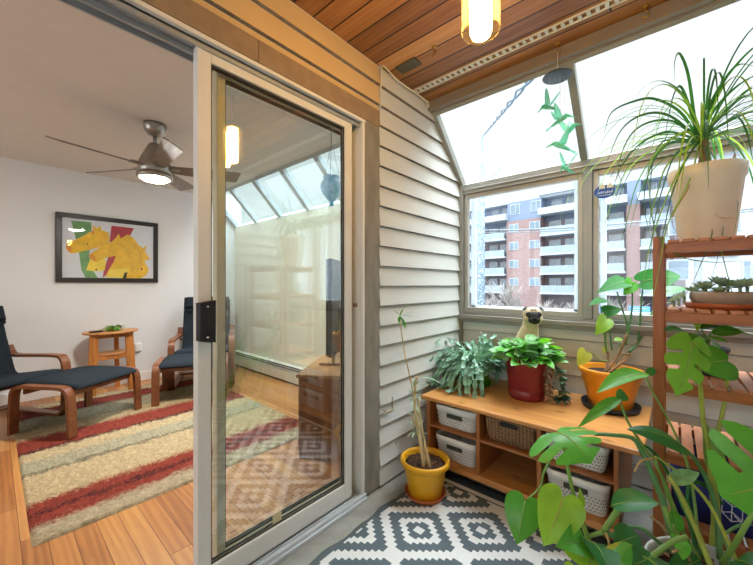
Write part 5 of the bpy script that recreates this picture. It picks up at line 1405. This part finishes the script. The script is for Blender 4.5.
# ------------------------------------------------------------------ slate pot with pothos, third shelf
tc_ = V((1.395, 1.945, 0)); z3 = .8125
sp_ = thing('slate_potted_pothos', (tc_.x, tc_.y, z3), 'small slate pot with spreading pointed leaves on the middle shelf', 'potted plant')
pot(sp_, tc_, z3, [(0, z3), (.048, z3), (.052, z3 + .005), (.062, z3 + .095), (.066, z3 + .098), (.066, z3 + .112), (.061, z3 + .112), (.058, z3 + .09)], mat('slate blue grey pot', '#47505a', .4, var=.08), .06, z3 + .095)
tb_ = tc_ + V((0, 0, z3 + .098))
def TP(b, t, n, W, col, seed): leaf_part(sp_, [tb_, tb_.lerp(b, .5) + V((0, 0, .03)), b], .003, b, t, n, W, col, shape='lance', seed=seed, cup=.2)
TP(P_(690, 330, 1.33), P_(664, 325, 1.30), dirn(.1, .9, .3), .06, 'dark', 1); TP(P_(700, 325, 1.38), P_(735, 319, 1.36), dirn(0, .95, .3), .055, 'dark', 2)
TP(P_(716, 324, 1.36), P_(752, 331, 1.30), dirn(.2, .9, .4), .06, 'bright', 3); TP(P_(712, 330, 1.34), P_(744, 327, 1.30), dirn(0, .8, .55), .06, 'mid', 4)
TP(P_(698, 327, 1.34), P_(694, 318, 1.32), dirn(0, .3, .9), .035, 'lime', 5); TP(P_(706, 334, 1.32), P_(728, 338, 1.26), dirn(0, .9, .4), .045, 'bright', 6); TP(P_(700, 332, 1.33), P_(688, 342, 1.25), dirn(-.2, .7, .6), .05, 'mid', 7)
TP(P_(712, 335, 1.36), P_(716, 348, 1.28), dirn(.2, .5, .8), .04, 'tropic', 8)

# ------------------------------------------------------------------ navy box planter on the lowest shelf
nb_ = thing('navy_planter_box', (1.40, 1.90, .2725), 'navy blue planter box with white line drawing on the lowest shelf', 'planter box')
m = MB(); L = [rrect(1.285, 1.515, 1.785, 2.04, .02, .273), rrect(1.278, 1.522, 1.778, 2.045, .022, .475), rrect(1.286, 1.514, 1.786, 2.037, .018, .475), rrect(1.292, 1.508, 1.792, 2.03, .018, .285)]
loft(m, L, 0, True, True); m.build('box_body', mat('navy blue plastic', '#1c2c6e', .4, var=.08), nb_)
def nav(u, v): return V((lerp(1.30, 1.50, u), lerp(1.785, 1.7785, v) - .0015, lerp(.285, .465, v)))
m = MB()
hexa = [(.62, .60), (.62, .30), (.74, .16), (.88, .24), (.88, .52), (.76, .66)]
seg = list(zip(hexa, hexa[1:] + hexa[:1])) + [((.62, .60), (.75, .48)), ((.75, .48), (.88, .52)), ((.75, .48), (.74, .16)), ((.75, .48), (.76, .80)), ((.76, .80), (.82, .86)), ((.62, .30), (.75, .36)), ((.75, .36), (.88, .24)), ((.78, .30), (.93, .12))]
for (a, b) in seg: m.tube([nav(*a), nav(*b)], .0016, 5)
m.build('line_drawing', mat('white print', '#d8dce4', .5), nb_)

# ------------------------------------------------------------------ monstera in a big pale pot on the rug
mc = V((1.385, 1.45, 0))
mp_ = thing('monstera_plant', (mc.x, mc.y, .009), 'large split-leaved monstera in a pale grey pot spreading beside the plant shelf', 'potted plant')
zr = .285
pot(mp_, mc, .0095, [(0, .0095), (.125, .0095), (.13, .018), (.158, zr - .02), (.166, zr - .015), (.172, zr - .005), (.170, zr + .004), (.162, zr + .002), (.155, zr - .03), (.15, zr - .07)], mat('pale grey plastic pot', '#b3b3ad', .45, var=.05), .152, zr - .045, n=48)
m = MB(); rr = random.Random(4)
for i in range(120):
    a = rr.uniform(0, 2 * PI); r = .14 * math.sqrt(rr.random()); p = mc + V((r * math.cos(a), r * math.sin(a), zr - .036 + rr.uniform(0, .01)))
    d = V((rr.uniform(-1, 1), rr.uniform(-1, 1), rr.uniform(-.1, .3))).normalized(); s = rr.uniform(.01, .03); m.bar(p - d * s / 2, p + d * s / 2, .008, .005)
k_ = m.build('bark_chips', mat('bark mulch', '#7a5138', .9, var=.5, scale=30), mp_); k_['kind'] = 'stuff'
def stem(pts, r, col='stemd', r1=None, nm='stem'):
    c = curve([P_(*p) for p in pts], 6); k = len(c); m = MB(); m.tube(c, [lerp(r, r1 if r1 else r * .8, i / (k - 1)) for i in range(k)], 9); return m.build(nm, G[col], mp_)
MP = lambda *a, **k: leaf_part(mp_, *a, **k)
q = P_
# main stems
stem([(684, 552, 1.10), (671, 526, 1.12), (662, 495, 1.14), (650, 465, 1.17), (641, 446, 1.19), (632, 434, 1.20), (612, 431, 1.22), (594, 430, 1.24)], .011, 'stemd', .006)
stem([(690, 556, 1.10), (676, 530, 1.10), (668, 512, 1.12), (658, 485, 1.16), (654, 470, 1.2)], .010, 'stem', .007)
stem([(712, 566, 1.02), (700, 535, 1.05), (687, 505, 1.08), (676, 483, 1.10), (668, 472, 1.12)], .0085, 'ystem', .007)
stem([(712, 560, 1.16), (716, 520, 1.18), (714, 492, 1.18), (711, 472, 1.18)], .014, 'ystem', .012)
stem([(668, 563, .98), (646, 549, 1.0), (626, 538, 1.02), (609, 530, 1.04), (603, 527, 1.05)], .009, 'stemd', .007)
stem([(604, 527, 1.05), (612, 515, 1.05), (622, 500, 1.06), (630, 488, 1.07)], .009, 'stem', .008)
stem([(603, 528, 1.05), (590, 532, 1.06), (575, 538, 1.07)], .007, 'stem', .005)
stem([(670, 548, 1.1), (655, 535, 1.1), (640, 524, 1.12), (615, 523, 1.14)], .006, 'stemd', .005)
stem([(645, 559, .98), (656, 549, .99), (666, 542, 1.0), (676, 536, 1.0), (687, 533, 1.0)], .008, 'stem', .007)
stem([(700, 562, 1.12), (690, 520, 1.16), (682, 500, 1.2), (664, 462, 1.24), (650, 445, 1.26), (640, 440, 1.26)], .007, 'dark', .005)
stem([(706, 560, 1.14), (694, 515, 1.16), (688, 500, 1.18), (692, 478, 1.2), (712, 486, 1.2), (722, 500, 1.2)], .008, 'dark', .006)
stem([(730, 566, 1.0), (728, 545, 1.02), (724, 532, 1.04), (738, 522, 1.05), (752, 520, 1.05)], .005, 'stemd', .004)
for pts in ([(652, 455, 1.18), (641, 457, 1.14), (634, 468, 1.12)], [(606, 529, 1.04), (609, 540, 1.02), (604, 548, 1.0)], [(668, 530, 1.1), (660, 520, 1.05), (650, 512, 1.03)], [(690, 556, 1.05), (684, 545, 1.02), (672, 548, .98)]):
    c = curve([P_(*p) for p in pts], 5); m = MB(); m.tube(c, [.005 * (1 - .6 * i / len(c)) for i in range(len(c))], 6); m.build('aerial_root', mat('tan aerial root', '#b89a68', .8, var=.2), mp_)
# A split leaf before the bench
MP([q(598, 566, 1.0), q(586, 528, 1.06), q(578, 506, 1.10), q(572, 484, 1.14), q(567.5, 462, 1.18), q(564, 442, 1.21), q(557, 431, 1.22)], .008, q(557, 428, 1.22), q(592, 456, 1.10), dirn(.10, .70, .68), .30, 'bright', shape='lobed', scol='stem', cup=-.25, arch=.25, seed=1)
# B lime heart facing the room
MP([q(586, 530, 1.06), q(580, 515, 1.05), q(575, 505, 1.04)], .006, q(563, 494, 1.04), q(544, 543, 1.0), dirn(-.25, .40, .88), .132, 'lime', cup=.18, arch=.12, wave=.05, scol='ystem', seed=2)
MP(None, 0, q(575, 505, 1.05), q(581, 484, 1.08), dirn(.6, .2, .7), .055, 'lime', shape='oval', cup=.3, seed=3)
# C darker hanging heart
MP([q(560, 440, 1.22), q(554, 449, 1.22), q(544, 468, 1.22), q(540, 483, 1.22), q(528, 495, 1.22)], .005, q(525, 497, 1.22), q(517, 541, 1.17), dirn(-.35, .35, .85), .130, 'mid', cup=-.2, arch=.12, scol='stem', seed=4)
# D folded glossy leaf, E big low leaf
MP(None, 0, q(584, 538, 1.0), q(559, 541, .96), dirn(.1, .75, .6), .095, 'mid', cup=.3, arch=.3, seed=5)
MP([q(600, 566, .98), q(598, 552, 1.0), q(590, 540, 1.02)], .006, q(588, 537, 1.02), q(612, 568, .9), dirn(.2, .85, .5), .10, 'dark', shape='oval', cup=.2, arch=.3, seed=6)
MP([q(604, 574, .95), q(592, 562, .96)], .006, q(590, 553, .98), q(574, 590, .88), dirn(.1, .6, .8), .14, 'lime', shape='lobed', cup=-.2, arch=.2, seed=7)
# F glossy horizontal leaf and G yellow leaf
MP([q(622, 500, 1.06), q(616, 503, 1.055), q(611, 502, 1.05)], .004, q(611, 502, 1.05), q(658, 497, 1.0), dirn(-.05, .93, .28), .085, 'dark', shape='oval', cup=.25, arch=.15, seed=8)
MP([q(662, 566, .95), q(650, 556, .96), q(642, 552, .96)], .005, q(643, 553, .96), q(602, 547, .97), dirn(.0, .75, .6), .055, 'yellow', shape='lance', cup=.2, seed=9)
# J dark leaf along the shelf, its petiole
MP([q(720, 556, 1.10), q(716, 505, 1.15), q(706, 475, 1.17), q(697, 458, 1.18), q(690, 449, 1.18)], .009, q(690, 449, 1.18), q(631, 421, 1.20), dirn(.12, .92, .36), .10, 'dark', shape='oval', cup=-.2, arch=.22, scol='stemd', seed=10)
# K and L slender tilted leaves before the orange pot
MP([q(700, 545, 1.12), q(690, 470, 1.2), q(676, 432, 1.26), q(664, 408, 1.28), q(651, 385, 1.30), q(646, 373, 1.30)], .005, q(648, 370, 1.30), q(597, 385, 1.26), dirn(.25, .93, .2), .078, 'bright', shape='lance', cup=.35, arch=.15, scol='stem', seed=11)
MP(None, 0, q(647, 371, 1.30), q(655, 364, 1.30), dirn(.1, .7, .6), .03, 'dark', shape='oval', seed=12)
MP([q(690, 545, 1.12), q(660, 468, 1.2), q(643, 442, 1.24), q(632, 425, 1.26), q(625, 411, 1.27), q(620, 397, 1.28)], .006, q(621, 394, 1.28), q(579, 421, 1.22), dirn(.55, .75, .2), .042, 'mid', shape='lance', cup=.35, arch=.18, scol='stem', seed=13)
MP(None, 0, q(618, 396, 1.28), q(622, 385, 1.29), dirn(.4, .5, .7), .06, 'dark', shape='oval', cup=.3, seed=14)
# M the large pale split leaf, N its darker neighbour
MP([q(711, 476, 1.18), q(708, 448, 1.19), q(703, 415, 1.20), q(701, 392, 1.20), q(699, 368, 1.19), q(696, 344, 1.18), q(692, 339, 1.18)], .009, q(692, 338, 1.18), q(678, 392, 1.14), dirn(-.2, .3, .92), .140, 'fresh', shape='lobed', cup=-.15, arch=.1, scol='ystem', seed=15)
MP([q(713, 476, 1.18), q(715, 446, 1.19), q(721, 415, 1.21), q(725, 395, 1.22), q(727, 376, 1.22), q(726, 360, 1.21)], .008, q(727, 357, 1.21), q(692, 362, 1.23), dirn(.1, .6, .8), .135, 'mid', cup=-.15, arch=.15, scol='ystem', seed=16)
MP(None, 0, q(712, 470, 1.19), q(706, 418, 1.20), dirn(-.3, .2, .9), .06, 'stem', shape='lance', cup=.6, seed=17)
# O big bright leaf at the far end
MP([q(722, 560, 1.05), q(735, 540, .98), q(760, 500, .94), q(790, 470, .92)], .008, q(790, 470, .92), q(722, 494, .98), dirn(-.25, .35, .9), .34, 'bright', shape='lobed', cup=-.12, arch=.2, scol='stem', seed=18)
MP([q(700, 556, 1.1), q(672, 505, 1.16), q(656, 456, 1.2)], .005, q(700, 556, 1.1), q(668, 570, 1.0), dirn(0, .8, .6), .07, 'dark', shape='oval', scol='stem', seed=19)
MP([q(736, 556, 1.0), q(712, 505, 1.08), q(690, 478, 1.14), q(664, 458, 1.18), q(655, 453, 1.19)], .006, q(668, 478, 1.15), q(700, 468, 1.14), dirn(0, .8, .6), .05, 'tropic', shape='lance', scol='ystem', seed=20)
for i, (b, t, c, w) in enumerate((((676, 530, 1.04), (684, 555, .98), 'bright', .05), ((652, 552, .98), (620, 568, .92), 'dark', .07), ((615, 540, 1.0), (640, 530, 1.02), 'dark', .08), ((735, 556, .98), (762, 566, .92), 'dark', .09), ((606, 545, .98), (630, 566, .92), 'mid', .11), ((672, 505, 1.12), (676, 535, 1.1), 'mid', .05))):
    MP(None, 0, q(*b), q(*t), dirn(random.uniform(-.3, .3), .7, .6), w, c, shape='oval', cup=.2, arch=.2, seed=30 + i)
# ================================================================== pug sitting behind the red pot
pg = thing('pug_dog', (.53, 2.35, ZB), 'fawn pug dog with a black face sitting behind the red pot at the window wall', 'dog')
fawn = NT('fawn fur'); f_ = fawn.noise(fawn.coords((1, 1, .4)), 90, 4, .7); fawn.base(fawn.ramp(f_, [(.3, srgb('#b59f7e')), (.7, srgb('#dccaaa'))])); fawn.set(.9, 0, .1); fawn.bump(f_, .5, .004)
facing = V((.45, -.89, 0)); sd = V((.89, .45, 0))
B0 = V((.528, 2.395, .4585)); HB = V((.562, 2.335, 0))
me = bpy.data.meshes.new('body')
J = [((-.02, 0, .12), .068), ((-.01, 0, .23), .074), ((.02, 0, .33), .074), ((.045, 0, .41), .062), ((.055, 0, .47), .048), ((.065, 0, .515), .048)]
pts = [B0 + facing * x * 1.0 + sd * (x * .55) + V((0, 0, z)) for (x, y, z), r in J]; rad = [r for _, r in J]
ed = [(i, i + 1) for i in range(len(J) - 1)]
def limb(start, chain):
    i = start
    for p, r in chain: pts.append(p); rad.append(r); ed.append((i, len(pts) - 1)); i = len(pts) - 1
for s in (-1, 1):
    sh_ = B0 + sd * (s * .045 + .02) + facing * .045
    limb(2, [(sh_ + V((0, 0, .25)), .036), (sh_ + facing * .012 + V((0, 0, .13)), .026), (sh_ + facing * .018 + V((0, 0, .072)), .022), (sh_ + facing * .045 + V((0, 0, .060)), .020)])
    hp_ = B0 + sd * (s * .06)
    limb(0, [(hp_ + V((0, 0, .10)), .045), (hp_ + facing * .055 + sd * s * .01 + V((0, 0, .09)), .034), (hp_ + facing * .03 + V((0, 0, .066)), .024), (hp_ + facing * .085 + V((0, 0, .060)), .020)])
off = WORLD[pg.name]
me.from_pydata([tuple(p - off) for p in pts], ed, []); bo = bpy.data.objects.new('body', me); COL.objects.link(bo); bo.parent = pg
sk = bo.modifiers.new('skin', 'SKIN'); sk.use_smooth_shade = True
for v, r in zip(me.skin_vertices[0].data, rad): v.radius = (r, r)
me.skin_vertices[0].data[0].use_root = True
ss = bo.modifiers.new('sub', 'SUBSURF'); ss.levels = 2; ss.render_levels = 2
me.materials.append(fawn.m)
hc = B0 + V((.0, 0, 0)); hc = V((pts[5].x, pts[5].y, .4585 + .520)) + facing * .012
def hp(s, f, u): return hc + sd * s + facing * f + V((0, 0, u))
Mh = Matrix((sd, facing, V((0, 0, 1)))).transposed()
def hball(m, c, r, n=18, k=12): 
    o = len(m.v); m.ball((0, 0, 0), r, n, k); m.v[o:] = [tuple(Mh @ V(p) + c) for p in m.v[o:]]
m = MB(); hball(m, hp(0, 0, .0), (.060, .056, .055), 22, 14); hball(m, hp(-.026, .022, -.022), (.034, .034, .030)); hball(m, hp(.026, .022, -.022), (.034, .034, .030)); m.build('head', fawn.m, pg)
blk = mat('black fur mask', '#1d1a19', .7, var=.3, scale=60)
m = MB(); hball(m, hp(0, .042, -.012), (.040, .028, .040)); hball(m, hp(-.016, .054, -.028), (.020, .022, .022)); hball(m, hp(.016, .054, -.028), (.020, .022, .022)); hball(m, hp(0, .050, -.044), (.018, .018, .010))
for s in (-1, 1): hball(m, hp(s * .027, .044, .008), (.021, .014, .018))
m.build('muzzle', blk, pg)
for s in (-1, 1):
    m = MB(); hball(m, hp(s * .029, .053, .006), (.0085, .006, .0085), 12, 8); m.build('eye', mat('dark wet eye', '#0b0806', .08, spec=.8), pg)
    m = MB(); a = hp(s * .026, .008, .060); b = hp(s * .060, .010, .056); c = hp(s * .074, .030, .022); d = hp(s * .040, .036, .036)
    m.prism([a, b, c, d], facing * -.003, facing * .004); m.build('ear', blk, pg, bevel=.002, subd=1)
m = MB(); hball(m, hp(0, .072, -.012), (.010, .006, .007), 12, 8); m.build('nose', mat('wet black nose', '#0d0c0c', .25), pg)
m = MB()
for u, w in ((.022, .016), (.030, .020), (.037, .014)): m.tube(curve([hp(-w, .048 - u * .25, u + .004), hp(0, .052 - u * .3, u), hp(w, .048 - u * .25, u + .004)], 4), .003, 6)
m.build('brow_wrinkles', mat('dark brow fur', '#5f4f3d', .9), pg)
